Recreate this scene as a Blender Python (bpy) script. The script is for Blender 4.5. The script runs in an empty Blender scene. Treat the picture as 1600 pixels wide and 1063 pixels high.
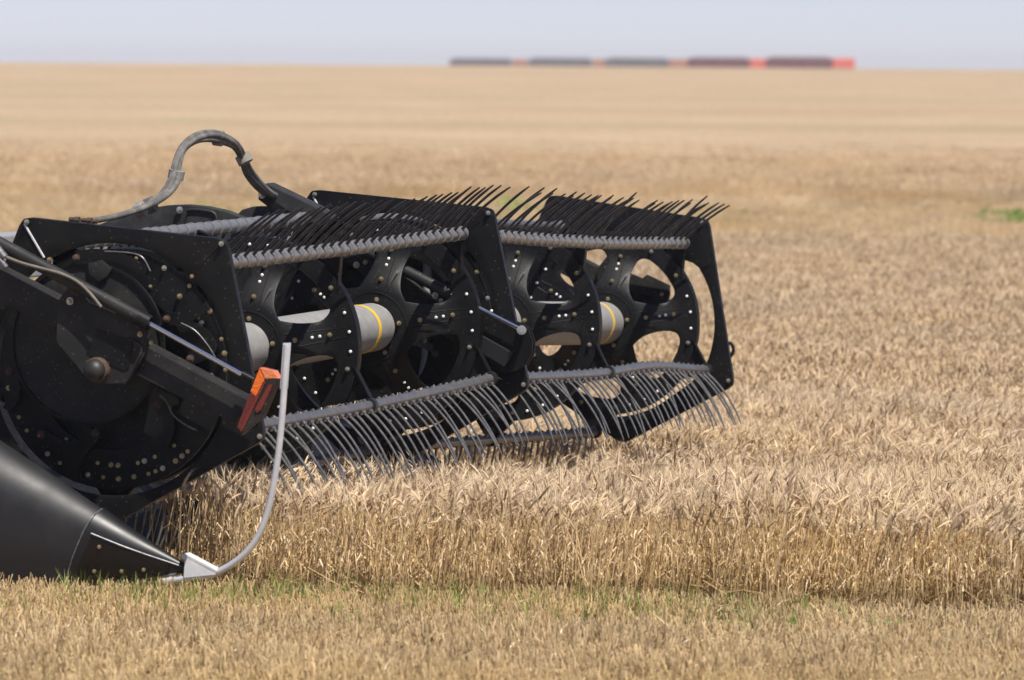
import bpy, bmesh, math, random
import numpy as np
from mathutils import Vector, Matrix, Euler
R_ = math.radians
random.seed(7); rng = np.random.default_rng(7)
S = bpy.context.scene
COL = S.collection

# ------------------------------------------------------------------ camera
EYE = 1.94
F = 10000.0                       # focal length in photograph pixels (1600 wide)
PITCH = math.atan((531.5 - 102.0) / F); ROLL = math.atan(12 / 1600)
fw = Vector((0, math.cos(PITCH), -math.sin(PITCH)))
up0 = Vector((0, math.sin(PITCH), math.cos(PITCH))); r0 = Vector((1, 0, 0))
rt = r0 * math.cos(ROLL) + up0 * math.sin(ROLL)
upv = up0 * math.cos(ROLL) - r0 * math.sin(ROLL)
cam_d = bpy.data.cameras.new('camera'); cam = bpy.data.objects.new('camera', cam_d); COL.objects.link(cam)
cam.location = (0, 0, EYE)
cam.matrix_world = Matrix(((rt.x, upv.x, -fw.x, 0), (rt.y, upv.y, -fw.y, 0), (rt.z, upv.z, -fw.z, EYE), (0, 0, 0, 1)))
cam_d.sensor_width = 36; cam_d.sensor_fit = 'HORIZONTAL'; cam_d.lens = F * 36 / 1600
cam_d.clip_start = 0.5; cam_d.clip_end = 5000
cam_d.dof.use_dof = True; cam_d.dof.focus_distance = 25.9; cam_d.dof.aperture_fstop = 6.2
S.camera = cam

# ------------------------------------------------------------------ light
SUN_EL, SUN_AZ = 59.0, 149.0          # azimuth clockwise from +Y (view direction): right and behind the camera
sdir = Vector((math.sin(R_(SUN_AZ)) * math.cos(R_(SUN_EL)), math.cos(R_(SUN_AZ)) * math.cos(R_(SUN_EL)), math.sin(R_(SUN_EL))))
W = bpy.data.worlds.new('World'); S.world = W; W.use_nodes = True
wn, wl = W.node_tree.nodes, W.node_tree.links; wn.clear()
sky = wn.new('ShaderNodeTexSky'); sky.sky_type = 'NISHITA'; sky.sun_disc = False
sky.sun_elevation = R_(SUN_EL); sky.sun_rotation = R_(SUN_AZ); sky.altitude = 1000
sky.air_density = 0.6; sky.dust_density = 0.2; sky.ozone_density = 1.0
bg = wn.new('ShaderNodeBackground'); bg.inputs['Strength'].default_value = 0.069
wo = wn.new('ShaderNodeOutputWorld')
tint = wn.new('ShaderNodeMix'); tint.data_type = 'RGBA'; tint.blend_type = 'MULTIPLY'; tint.inputs['Factor'].default_value = 1
tint.inputs['B'].default_value = (1.11, .985, 1.13, 1)      # the photograph's lilac white balance
wl.new(sky.outputs[0], tint.inputs['A']); wl.new(tint.outputs['Result'], bg.inputs[0]); wl.new(bg.outputs[0], wo.inputs[0])
sd = bpy.data.lights.new('sun', 'SUN'); sd.energy = 4.8; sd.angle = R_(0.6); sd.color = (1.0, 0.95, 0.87)
sun = bpy.data.objects.new('sun', sd); COL.objects.link(sun); sun.location = (10, -10, 20)
sun.rotation_euler = sdir.to_track_quat('Z', 'Y').to_euler()
S.view_settings.view_transform = 'Standard'; S.view_settings.look = 'None'
S.view_settings.exposure = 0.42; S.view_settings.gamma = 1.0; S.view_settings.use_curve_mapping = False
S.cycles.max_bounces = 6; S.cycles.diffuse_bounces = 3; S.cycles.glossy_bounces = 3
S.cycles.transmission_bounces = 3; S.cycles.transparent_max_bounces = 6; S.cycles.volume_bounces = 0

# ------------------------------------------------------------------ materials
def mat(name, col, rough=0.5, metal=0.0, spec=0.5, coat=0.0):
    m = bpy.data.materials.new(name); m.use_nodes = True
    b = m.node_tree.nodes['Principled BSDF']
    b.inputs['Base Color'].default_value = (*col, 1); b.inputs['Roughness'].default_value = rough
    b.inputs['Metallic'].default_value = metal; b.inputs['Specular IOR Level'].default_value = spec
    b.inputs['Coat Weight'].default_value = coat
    return m
def N(m, t): return m.node_tree.nodes.new(t)
def Lk(m, a, b): m.node_tree.links.new(a, b)
def worn(name, col, dust, rough=0.4, metal=0.0, scale=9.0, lo=0.45, hi=0.75, spec=0.5, rvar=0.25, speck=0.0, amt=1.0):
    """paint with dust patches, fine scratches and uneven gloss"""
    m = mat(name, col, rough, metal, spec); b = m.node_tree.nodes['Principled BSDF']
    tc = N(m, 'ShaderNodeTexCoord')
    geo = N(m, 'ShaderNodeNewGeometry')
    n1 = N(m, 'ShaderNodeTexNoise'); n1.inputs['Scale'].default_value = scale; n1.inputs['Detail'].default_value = 8; n1.inputs['Roughness'].default_value = .65
    Lk(m, geo.outputs['Position'], n1.inputs['Vector'])
    rp = N(m, 'ShaderNodeMapRange'); rp.inputs['From Min'].default_value = lo; rp.inputs['From Max'].default_value = hi
    rp.inputs['To Max'].default_value = amt
    Lk(m, n1.outputs['Fac'], rp.inputs['Value'])
    mx = N(m, 'ShaderNodeMix'); mx.data_type = 'RGBA'
    mx.inputs['A'].default_value = (*col, 1); mx.inputs['B'].default_value = (*dust, 1)
    Lk(m, rp.outputs[0], mx.inputs['Factor'])
    last = mx.outputs['Result']
    if speck:
        n2 = N(m, 'ShaderNodeTexVoronoi'); n2.inputs['Scale'].default_value = 45
        Lk(m, geo.outputs['Position'], n2.inputs['Vector'])
        r2 = N(m, 'ShaderNodeMapRange'); r2.inputs['From Min'].default_value = .16; r2.inputs['From Max'].default_value = .08; r2.inputs['To Max'].default_value = speck
        Lk(m, n2.outputs['Distance'], r2.inputs['Value'])
        m2 = N(m, 'ShaderNodeMix'); m2.data_type = 'RGBA'; m2.inputs['B'].default_value = (.30, .26, .2, 1)
        Lk(m, last, m2.inputs['A']); Lk(m, r2.outputs[0], m2.inputs['Factor']); last = m2.outputs['Result']
    Lk(m, last, b.inputs['Base Color'])
    n3 = N(m, 'ShaderNodeTexNoise'); n3.inputs['Scale'].default_value = scale * 2.3; n3.inputs['Detail'].default_value = 5
    Lk(m, geo.outputs['Position'], n3.inputs['Vector'])
    r3 = N(m, 'ShaderNodeMapRange'); r3.inputs['To Min'].default_value = max(.08, rough - rvar * .5); r3.inputs['To Max'].default_value = rough + rvar
    Lk(m, n3.outputs['Fac'], r3.inputs['Value']); Lk(m, r3.outputs[0], b.inputs['Roughness'])
    bp = N(m, 'ShaderNodeBump'); bp.inputs['Strength'].default_value = .12; bp.inputs['Distance'].default_value = .004
    Lk(m, n1.outputs['Fac'], bp.inputs['Height']); Lk(m, bp.outputs[0], b.inputs['Normal'])
    return m
M = {
 'black': worn('black_paint', (.0045, .0045, .0052), (.012, .0115, .011), .42, spec=.24, speck=.25),
 'disc': worn('black_disc_paint', (.0045, .0046, .0055), (.012, .0115, .011), .46, spec=.24, scale=6, speck=.15),
 'dusty': worn('dusty_black_steel', (.016, .016, .0165), (.042, .040, .035), .52, spec=.3, scale=7, speck=.35),
 'cast': worn('grey_cast_cover', (.026, .027, .029), (.062, .06, .055), .6, scale=12, spec=.3),
 'snoot': worn('gloss_black_snoot', (.010, .010, .011), (.060, .056, .050), .50, spec=.55, scale=4.5, lo=.5, hi=.85, rvar=.14, amt=.55),
 'nose': worn('gloss_black_nose', (.0075, .0075, .008), (.03, .028, .024), .40, spec=.5, scale=5, lo=.5, hi=.85, rvar=.12, amt=.4),
 'panel': worn('polished_black_panel', (.004, .004, .0045), (.02, .019, .017), .16, spec=.6, scale=6, lo=.5, hi=.9, rvar=.10, amt=.4),
 'tube': worn('grey_reel_tube', (.27, .268, .262), (.37, .355, .335), .42, scale=22, spec=.5, speck=.5),
 'yellow': mat('yellow_band', (.80, .50, .02), .5),
 'bar': worn('steel_grey_bar', (.17, .175, .19), (.27, .25, .225), .30, metal=.55, scale=25, spec=.5),
 'collar': worn('grey_plastic_collar', (.26, .26, .265), (.36, .34, .31), .30, metal=.5, scale=40),
 'tine_d': worn('black_tine', (.010, .010, .011), (.05, .045, .04), .33, scale=30),
 'tine_s': worn('steel_tine', (.15, .15, .15), (.27, .26, .24), .25, metal=.4, scale=40, rvar=.15),
 'chrome': mat('chrome_rod', (.78, .80, .85), .12, 1.0),
 'alum': worn('aluminium_rod', (.66, .67, .70), (.78, .77, .74), .38, metal=.45, scale=16),
 'white': worn('pale_bracket', (.62, .63, .65), (.78, .77, .74), .45, scale=18),
 'rubber': worn('dusty_rubber_hose', (.10, .098, .095), (.24, .22, .19), .62, scale=20, spec=.3),
 'hoseclip': worn('tan_hose_wrap', (.22, .20, .17), (.34, .31, .26), .7, scale=30),
 'brownhose': worn('brown_grey_hose', (.14, .12, .10), (.22, .19, .16), .6, scale=30),
 'bolt': mat('zinc_bolt', (.52, .50, .44), .3, .85),
 'boltg': mat('gold_zinc_bolt', (.48, .40, .23), .34, .85),
 'rivet': mat('pale_rivet', (.82, .82, .80), .4, .1),
 'rust': worn('rusty_steel', (.065, .042, .03), (.17, .095, .055), .7, metal=.2, scale=60),
 'silver': worn('silver_beam', (.33, .34, .36), (.46, .45, .43), .42, metal=.2, scale=8),
}
def lens(name, col, em=0):
    m = mat(name, col, .12, 0, .6, .6); b = m.node_tree.nodes['Principled BSDF']
    b.inputs['Subsurface Weight'].default_value = .25; b.inputs['Subsurface Radius'].default_value = (.02, .01, .004)
    w = N(m, 'ShaderNodeTexVoronoi'); w.inputs['Scale'].default_value = 130
    g = N(m, 'ShaderNodeNewGeometry'); Lk(m, g.outputs['Position'], w.inputs['Vector'])
    bp = N(m, 'ShaderNodeBump'); bp.inputs['Strength'].default_value = .5; bp.inputs['Distance'].default_value = .003
    Lk(m, w.outputs['Distance'], bp.inputs['Height']); Lk(m, bp.outputs[0], b.inputs['Normal'])
    return m
M['amber'] = lens('amber_lens', (.85, .17, .01)); M['amber_top'] = lens('pale_amber_lens', (.80, .24, .09)); M['red'] = lens('red_lens', (.13, .008, .008))
M['brick'] = lens('dark_red_lens', (.16, .014, .008))

# ------------------------------------------------------------------ object helpers
WL = {}
def wloc(o): return WL.get(o.name, Vector((0, 0, 0)))
def obj(name, verts, faces, m, parent=None, smooth=False, origin=None, mats=None, midx=None, bevel=0, auto=None):
    verts = [Vector(v) for v in verts]
    c = origin or sum(verts, Vector()) / len(verts)
    me = bpy.data.meshes.new(name); me.from_pydata([v - c for v in verts], [], faces)
    for k in (mats or [m]): me.materials.append(k)
    if midx: me.polygons.foreach_set('material_index', midx)
    bm = bmesh.new(); bm.from_mesh(me); bmesh.ops.recalc_face_normals(bm, faces=bm.faces)
    if bevel:
        es = [e for e in bm.edges if len(e.link_faces) == 2 and e.calc_face_angle(0) > R_(40)]
        bmesh.ops.bevel(bm, geom=es, offset=bevel, segments=2, affect='EDGES', profile=.6, clamp_overlap=True)
    bm.to_mesh(me); bm.free()
    if smooth:
        me.shade_smooth()
        me.set_sharp_from_angle(angle=R_(auto or 38))
    o = bpy.data.objects.new(name, me); COL.objects.link(o)
    WL[o.name] = c
    if parent: o.parent = parent
    o.location = c - (wloc(parent) if parent else Vector())
    return o
def tag(o, label=None, cat=None, group=None, kind=None):
    if label: o['label'] = label
    if cat: o['category'] = cat
    if group: o['group'] = group
    if kind: o['kind'] = kind
    return o
def empty(name, loc):
    o = bpy.data.objects.new(name, None); COL.objects.link(o); o.location = loc; o.empty_display_size = .3
    WL[o.name] = Vector(loc); return o
def place(o_name, me, pos, parent, rot=None):
    """one more object sharing mesh me, at world position pos under parent"""
    o = bpy.data.objects.new(o_name, me); COL.objects.link(o); o.parent = parent
    WL[o.name] = Vector(pos); o.location = Vector(pos) - wloc(parent)
    if rot is not None:
        o.rotation_mode = 'QUATERNION'; o.rotation_quaternion = rot
    return o
class MB:
    def __init__(s): s.v = []; s.f = []; s.m = []
    def add(s, v, f, mi=0):
        n = len(s.v); s.v += [Vector(a) for a in v]; s.f += [[i + n for i in q] for q in f]; s.m += [mi] * len(f)
    def tube(s, pts, r, n=8, mi=0, cap=True):
        pts = [Vector(p) for p in pts]; L = len(pts)
        rr = r if hasattr(r, '__len__') else [r] * L
        V = []; t0 = None; x = None
        for i, p in enumerate(pts):
            t = (pts[min(i + 1, L - 1)] - pts[max(i - 1, 0)]).normalized()
            if x is None:
                x = t.orthogonal().normalized()
            else:
                x = (x - t * x.dot(t)).normalized()
            y = t.cross(x)
            V += [p + (x * math.cos(2 * math.pi * k / n) + y * math.sin(2 * math.pi * k / n)) * rr[i] for k in range(n)]
        Fc = [[i * n + k, i * n + (k + 1) % n, (i + 1) * n + (k + 1) % n, (i + 1) * n + k] for i in range(L - 1) for k in range(n)]
        if cap: Fc += [list(range(n))[::-1], [(L - 1) * n + k for k in range(n)]]
        s.add(V, Fc, mi)
    def prism(s, loop, d, mi=0):
        """closed loop of world points, extruded by vector d"""
        n = len(loop); V = [Vector(p) for p in loop] + [Vector(p) + d for p in loop]
        s.add(V, [list(range(n))[::-1], [n + k for k in range(n)]] + [[k, (k + 1) % n, n + (k + 1) % n, n + k] for k in range(n)], mi)
    def box(s, c, x, y, z, mi=0):
        c = Vector(c); V = [c + x * a + y * b + z * g for a in (-1, 1) for b in (-1, 1) for g in (-1, 1)]
        s.add(V, [[0, 1, 3, 2], [4, 6, 7, 5], [0, 4, 5, 1], [2, 3, 7, 6], [0, 2, 6, 4], [1, 5, 7, 3]], mi)
    def build(s, name, m, parent=None, smooth=True, bevel=0, origin=None, auto=None):
        ms = m if isinstance(m, list) else [m]
        return obj(name, s.v, s.f, None, parent, smooth, origin, ms, s.m if not bevel else None, bevel, auto)
def spline(pts, n=6):
    """Catmull-Rom through points"""
    P = [Vector(p) for p in pts]; out = []
    for i in range(len(P) - 1):
        a = P[max(i - 1, 0)]; b = P[i]; c = P[i + 1]; d = P[min(i + 2, len(P) - 1)]
        for k in range(n):
            t = k / n
            out.append(.5 * ((2 * b) + (c - a) * t + (2 * a - 5 * b + 4 * c - d) * t * t + (3 * b - a - 3 * c + d) * t ** 3))
    out.append(P[-1]); return out

# ------------------------------------------------------------------ reel frames: axis A, forward U, upward V of both reel sections
C = [Vector((-1.488, 23.754, .799)), Vector((-.521, 26.97, .843)), Vector((.487, 30.72, .706))]
FR = [(Vector((.28792, .95756, .0131)), Vector((.95674, -.28822, .03978)), Vector((-.04187, -.00108, .99912))),
      (Vector((.25942, .96512, -.03526)), Vector((.96565, -.25865, .02511)), Vector((-.01512, .04056, .99906)))]
def Wp(s, a, u, v):
    A, U, V = FR[s]; return C[s] + A * a + U * u + V * v
def px(s, a, x, y):
    """world point of section s in the plane at axial position a that is seen at photograph pixel x, y"""
    A = FR[s][0]; d = fw * F + rt * (x - 800) + upv * (531.5 - y); o = Vector((0, 0, EYE))
    return o + d * ((C[s] + A * a - o).dot(A) / d.dot(A))
def pol(s, a, x, y):
    p = px(s, a, x, y) - C[s] - FR[s][0] * a
    u, v = p.dot(FR[s][1]), p.dot(FR[s][2]); return math.hypot(u, v), math.atan2(v, u)
def rot_sec(s):
    A, U, V = FR[s]
    X = U.cross(V)                 # points back along -A, towards the camera
    return Matrix(((U.x, V.x, X.x), (U.y, V.y, X.y), (U.z, V.z, X.z))).to_quaternion()

# ================================================================== GROUND
def terrain(y):
    """gentle rise to a crest about 450 m out, then a dip"""
    if y < 23.2: return 0.0
    if y < 29.5:
        t = (y - 23.2) / 6.3; return -.24 * (t * t * (3 - 2 * t))
    if y < 120: return -.24
    if y < 450:
        t = (y - 120) / 330; return -.24 + 1.70 * (t * t * (3 - 2 * t))
    t = min(1, (y - 450) / 170); return 1.46 - 2.2 * (t * t * (3 - 2 * t))
ys = [-40, 0, 15, 20, 23.2, 24, 24.5, 25, 26, 27, 28, 29, 30, 31, 45, 60, 90, 120, 130, 140, 150, 160, 170, 180] + list(range(190, 640, 10)) + [700, 900, 1400, 2200]
xs = [-900, -400, -150, -60, -20, 0, 20, 60, 150, 400, 900]
gv = [(x, y, terrain(y)) for y in ys for x in xs]; nx = len(xs)
gf = [[j * nx + i, j * nx + i + 1, (j + 1) * nx + i + 1, (j + 1) * nx + i] for j in range(len(ys) - 1) for i in range(nx - 1)]
m = mat('straw_littered_soil', (.2, .15, .09), .95, spec=.1); b = m.node_tree.nodes['Principled BSDF']
geo = N(m, 'ShaderNodeNewGeometry')
n1 = N(m, 'ShaderNodeTexNoise'); n1.inputs['Scale'].default_value = 14; n1.inputs['Detail'].default_value = 10; n1.inputs['Roughness'].default_value = .7
Lk(m, geo.outputs['Position'], n1.inputs['Vector'])
cr = N(m, 'ShaderNodeValToRGB'); cr.color_ramp.elements[0].position = .3; cr.color_ramp.elements[0].color = (.13, .09, .05, 1)
cr.color_ramp.elements[1].position = .68; cr.color_ramp.elements[1].color = (.56, .43, .26, 1); Lk(m, n1.outputs['Fac'], cr.inputs['Fac'])
n2 = N(m, 'ShaderNodeTexNoise'); n2.inputs['Scale'].default_value = .35; n2.inputs['Detail'].default_value = 4; Lk(m, geo.outputs['Position'], n2.inputs['Vector'])
r2 = N(m, 'ShaderNodeMapRange'); r2.inputs['From Min'].default_value = .5; r2.inputs['From Max'].default_value = .75; r2.inputs['To Max'].default_value = .5; Lk(m, n2.outputs['Fac'], r2.inputs['Value'])
mx = N(m, 'ShaderNodeMix'); mx.data_type = 'RGBA'; mx.inputs['B'].default_value = (.19, .23, .06, 1)
Lk(m, cr.outputs[0], mx.inputs['A']); Lk(m, r2.outputs[0], mx.inputs['Factor']); Lk(m, mx.outputs['Result'], b.inputs['Base Color'])
bp = N(m, 'ShaderNodeBump'); bp.inputs['Strength'].default_value = .7; bp.inputs['Distance'].default_value = .03
Lk(m, n1.outputs['Fac'], bp.inputs['Height']); Lk(m, bp.outputs[0], b.inputs['Normal'])
tag(obj('ground', gv, gf, m, smooth=True, origin=Vector((0, 0, 0))), 'straw coloured field ground reaching to the low crest', kind='structure')

# ------------------------------------------------------------------ crop material (colour carried by an attribute, varied over the field)
def crop_mat(name, rough=.62):
    m = mat(name, (.5, .35, .2), rough, spec=.25); b = m.node_tree.nodes['Principled BSDF']
    at = N(m, 'ShaderNodeAttribute'); at.attribute_name = 'tint'
    oi = N(m, 'ShaderNodeObjectInfo')
    hs = N(m, 'ShaderNodeHueSaturation')
    rv = N(m, 'ShaderNodeMapRange'); rv.inputs['To Min'].default_value = .86; rv.inputs['To Max'].default_value = 1.12
    Lk(m, oi.outputs['Random'], rv.inputs['Value']); Lk(m, rv.outputs[0], hs.inputs['Value'])
    g = N(m, 'ShaderNodeNewGeometry'); n = N(m, 'ShaderNodeTexNoise'); n.inputs['Scale'].default_value = .55; n.inputs['Detail'].default_value = 3
    mp = N(m, 'ShaderNodeMapping'); mp.inputs['Scale'].default_value = (.5, 1.0, 0)
    Lk(m, g.outputs['Position'], mp.inputs['Vector']); Lk(m, mp.outputs[0], n.inputs['Vector'])
    rs = N(m, 'ShaderNodeMapRange'); rs.inputs['From Min'].default_value = .3; rs.inputs['From Max'].default_value = .7
    rs.inputs['To Min'].default_value = .9; rs.inputs['To Max'].default_value = 1.12
    Lk(m, n.outputs['Fac'], rs.inputs['Value']); Lk(m, rs.outputs[0], hs.inputs['Saturation'])
    Lk(m, at.outputs['Color'], hs.inputs['Color']); Lk(m, hs.outputs[0], b.inputs['Base Color'])
    # dry straw lets a little light through
    tr = N(m, 'ShaderNodeBsdfTranslucent'); ms = N(m, 'ShaderNodeMixShader'); ms.inputs[0].default_value = .18
    Lk(m, hs.outputs[0], tr.inputs['Color']); out = m.node_tree.nodes['Material Output']
    Lk(m, b.outputs[0], ms.inputs[1]); Lk(m, tr.outputs[0], ms.inputs[2]); Lk(m, ms.outputs[0], out.inputs['Surface'])
    return m
M['crop'] = crop_mat('ripe_wheat')

class Crop:
    """collects stalks into one light mesh with a tint per vertex"""
    def __init__(s): s.v = []; s.f = []; s.c = []
    def loft(s, pts, rads, n, col, col2=None, flat=None):
        base = len(s.v); L = len(pts)
        ph = random.random() * 6.28
        for i, (p, r) in enumerate(zip(pts, rads)):
            a = pts[min(i + 1, L - 1)]; b_ = pts[max(i - 1, 0)]
            t = (a - b_).normalized(); x = t.orthogonal().normalized(); y = t.cross(x)
            k_ = i / (L - 1); cc = col if col2 is None else [col[j] * (1 - k_) + col2[j] * k_ for j in range(3)]
            for k in range(n):
                an = ph + 6.2832 * k / n
                s.v.append(p + x * (math.cos(an) * r) + y * (math.sin(an) * r * (flat or 1))); s.c.append(cc)
        for i in range(L - 1):
            for k in range(n):
                s.f.append([base + i * n + k, base + i * n + (k + 1) % n, base + (i + 1) * n + (k + 1) % n, base + (i + 1) * n + k])
    def blade(s, pts, w, col, side):
        base = len(s.v); L = len(pts)
        for i, p in enumerate(pts):
            ww = w * (1 - (i / (L - 1)) ** 2 * .9)
            s.v += [p - side * ww, p + side * ww]; s.c += [col, col]
        for i in range(L - 1): s.f.append([base + 2 * i, base + 2 * i + 1, base + 2 * i + 3, base + 2 * i + 2])
    def tri(s, a, b, c, col):
        n = len(s.v); s.v += [a, b, c]; s.c += [col] * 3; s.f.append([n, n + 1, n + 2])
    def mesh(s, name, mt):
        me = bpy.data.meshes.new(name); me.from_pydata(s.v, [], s.f); me.materials.append(mt)
        ca = me.color_attributes.new('tint', 'FLOAT_COLOR', 'POINT')
        ca.data.foreach_set('color', [q for c in s.c for q in (*c, 1)])
        me.shade_smooth(); return me
def jit(c, a=.12):
    k = 1 + random.uniform(-a, a); return [c[0] * k, c[1] * k * random.uniform(.97, 1.03), c[2] * k * random.uniform(.9, 1.1)]
def lerp(a, b, t): return [a[i] * (1 - t) + b[i] * t for i in range(3)]
STEM = (.74, .535, .28); STEM_B = (.12, .07, .033); EAR = (.80, .61, .39); EARD = (.26, .15, .065); LEAF = (.84, .68, .48)  # STEM_B: brown stem foot, darkened to paint in shade low in the crop
def wheat_stalk(cp, x, y, h, detail=2):
    lean = Vector((random.gauss(.05, .09), random.gauss(0, .09), 0))
    p0 = Vector((x, y, 0)); top = p0 + lean * h * 1.3 + Vector((0, 0, h * .80))
    nod = Vector((random.gauss(.10, .36), random.gauss(-.05, .36), random.uniform(.45, 1.1))).normalized()
    mid = p0.lerp(top, .5) - Vector((lean.x, lean.y, 0)) * h * .15
    col = jit(STEM, .25)
    low = p0.lerp(mid, random.uniform(.55, 1.15))
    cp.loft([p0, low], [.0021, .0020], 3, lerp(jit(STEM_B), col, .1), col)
    cp.loft([low, mid, top.lerp(mid, .12), top + nod * .02], [.0020, .0019, .0016, .0013], 3, col, lerp(col, EAR, .35))
    # ear
    L = random.uniform(.042, .066); bend = Vector((random.gauss(.05, .35), random.gauss(0, .3), -random.random() ** 2 * .9))
    e0 = top + nod * .015; k = random.random(); ec = jit(lerp(EAR, EARD, k ** 2.2 * 1.0), .12)
    pts = []; d = nod.copy(); p = e0.copy(); ns = 7 if detail > 1 else 4
    for i in range(ns):
        pts.append(p.copy()); d = (d + bend * (.9 / ns)).normalized(); p = p + d * (L / (ns - 1))
    w = random.uniform(.0036, .0054)
    rad = [w * (.35, 1.0, .82, 1.05, .8, .85, .25)[i] if detail > 1 else w * (.5, 1.1, .95, .2)[i] for i in range(ns)]
    cp.loft(pts, rad, 4, ec, lerp(ec, LEAF, .3), .75)
    if detail > 1:
        for i in range(1, ns):
            for q in (-1, 1):
                dd = (d * 1.0 + Vector((random.gauss(0, .28), random.gauss(0, .28), random.gauss(0, .2)))).normalized()
                sd_ = dd.orthogonal().normalized() * .0007
                b0 = pts[i]; cp.tri(b0 - sd_, b0 + sd_, b0 + dd * random.uniform(.025, .05), lerp(ec, LEAF, .6))
    for q in range(random.choice((1, 1, 2)) if detail > 1 else random.choice((0, 1))):
        hh = random.uniform(.25, .8); s0 = p0.lerp(top, hh); an = random.uniform(0, 6.28)
        o = Vector((math.cos(an), math.sin(an), 0)); le = random.uniform(.04, .10)
        cp.blade([s0, s0 + o * le * .35 + Vector((0, 0, le * .35)), s0 + o * le * .75 + Vector((0, 0, le * .12)), s0 + o * le * .9 - Vector((0, 0, le * .45))],
                 random.uniform(.0014, .003), jit(lerp(LEAF, STEM, random.random()), .2), Vector((-o.y, o.x, random.uniform(-.5, .5))).normalized())
def make_set(prefix, n, fn):
    c = bpy.data.collections.new(prefix + '_kinds'); out = []
    for i in range(n):
        cp = Crop(); fn(cp, i); me = cp.mesh(prefix, M['crop'])
        o = bpy.data.objects.new(prefix, me); c.objects.link(o)
    return c
def patch_wheat(cp, i, size=.32, n=42, detail=2, hm=.362):
    for k in range(n):
        wheat_stalk(cp, random.uniform(-size / 2, size / 2), random.uniform(-size / 2, size / 2), random.gauss(hm, .024), detail)
    for k in range(int(n * .25)):   # broken stalks and leaf litter low down
        a = random.uniform(0, 6.28); p = Vector((random.uniform(-size / 2, size / 2), random.uniform(-size / 2, size / 2), random.uniform(.0, .06)))
        q = p + Vector((math.cos(a) * .12, math.sin(a) * .12, random.uniform(0, .1)))
        cp.loft([p, q], [.0018, .0012], 3, jit(STEM, .3))
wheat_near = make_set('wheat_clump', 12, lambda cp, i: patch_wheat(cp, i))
_sb = STEM_B; _st = STEM; STEM = (.74, .56, .34); STEM_B = (.52, .39, .23)
wheat_mid = make_set('wheat_patch', 8, lambda cp, i: patch_wheat(cp, i, .6, 95, 1))
STEM_B = _sb; STEM = _st
def stubble(cp, i, size=.34, n=150):
    for k in range(n):
        x = random.uniform(-size / 2, size / 2); row = round(random.uniform(-1.5, 1.5)) / 3 * size
        y = row + random.gauss(0, .024); h = random.uniform(.04, .085)
        t = Vector((random.gauss(0, .02), random.gauss(0, .02), h)); p = Vector((x, y, 0))
        cp.loft([p, p + t], [.0024, .002], 3, lerp(jit(STEM_B), STEM, .45), jit((.76, .57, .315), .25))
    for k in range(24):
        a = random.uniform(0, 6.28); p = Vector((random.uniform(-size / 2, size / 2), random.uniform(-size / 2, size / 2), random.uniform(.003, .035)))
        l = random.uniform(.03, .10); o = Vector((math.cos(a), math.sin(a), random.gauss(0, .3)))
        if k % 2: cp.blade([p, p + o * l * .5 + Vector((0, 0, .01)), p + o * l], random.uniform(.0012, .0028), jit(LEAF, .25), Vector((-o.y, o.x, .5)).normalized())
        else: cp.loft([p, p + o * l], [.0019, .0014], 3, jit((.76, .57, .315), .3))
stub_c = make_set('stubble_clump', 8, stubble)
GREEN = (.22, .28, .075)
def sprout(cp, i):
    for k in range(random.randint(4, 10)):
        p = Vector((random.gauss(0, .02), random.gauss(0, .02), 0)); a = random.uniform(0, 6.28); h = random.uniform(.08, .17)
        o = Vector((math.cos(a), math.sin(a), 0)); s = Vector((-o.y, o.x, 0))
        cp.blade([p, p + Vector((0, 0, h * .55)) + o * h * .1, p + Vector((0, 0, h)) + o * h * random.uniform(.2, .6)], random.uniform(.0018, .0035), jit(GREEN, .3), s)
grass_c = make_set('grass_sprout', 6, sprout)
def weed(cp, i):
    for k in range(26):
        p = Vector((random.gauss(0, .05), random.gauss(0, .05), random.uniform(.02, .16))); a = random.uniform(0, 6.28)
        o = Vector((math.cos(a), math.sin(a), random.uniform(.1, .9))).normalized(); s = Vector((-o.y, o.x, .2)).normalized()
        cp.blade([p, p + o * .03, p + o * .06], random.uniform(.008, .016), jit((.17, .30, .04), .25), s)
weed_c = make_set('weed', 4, weed)

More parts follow.
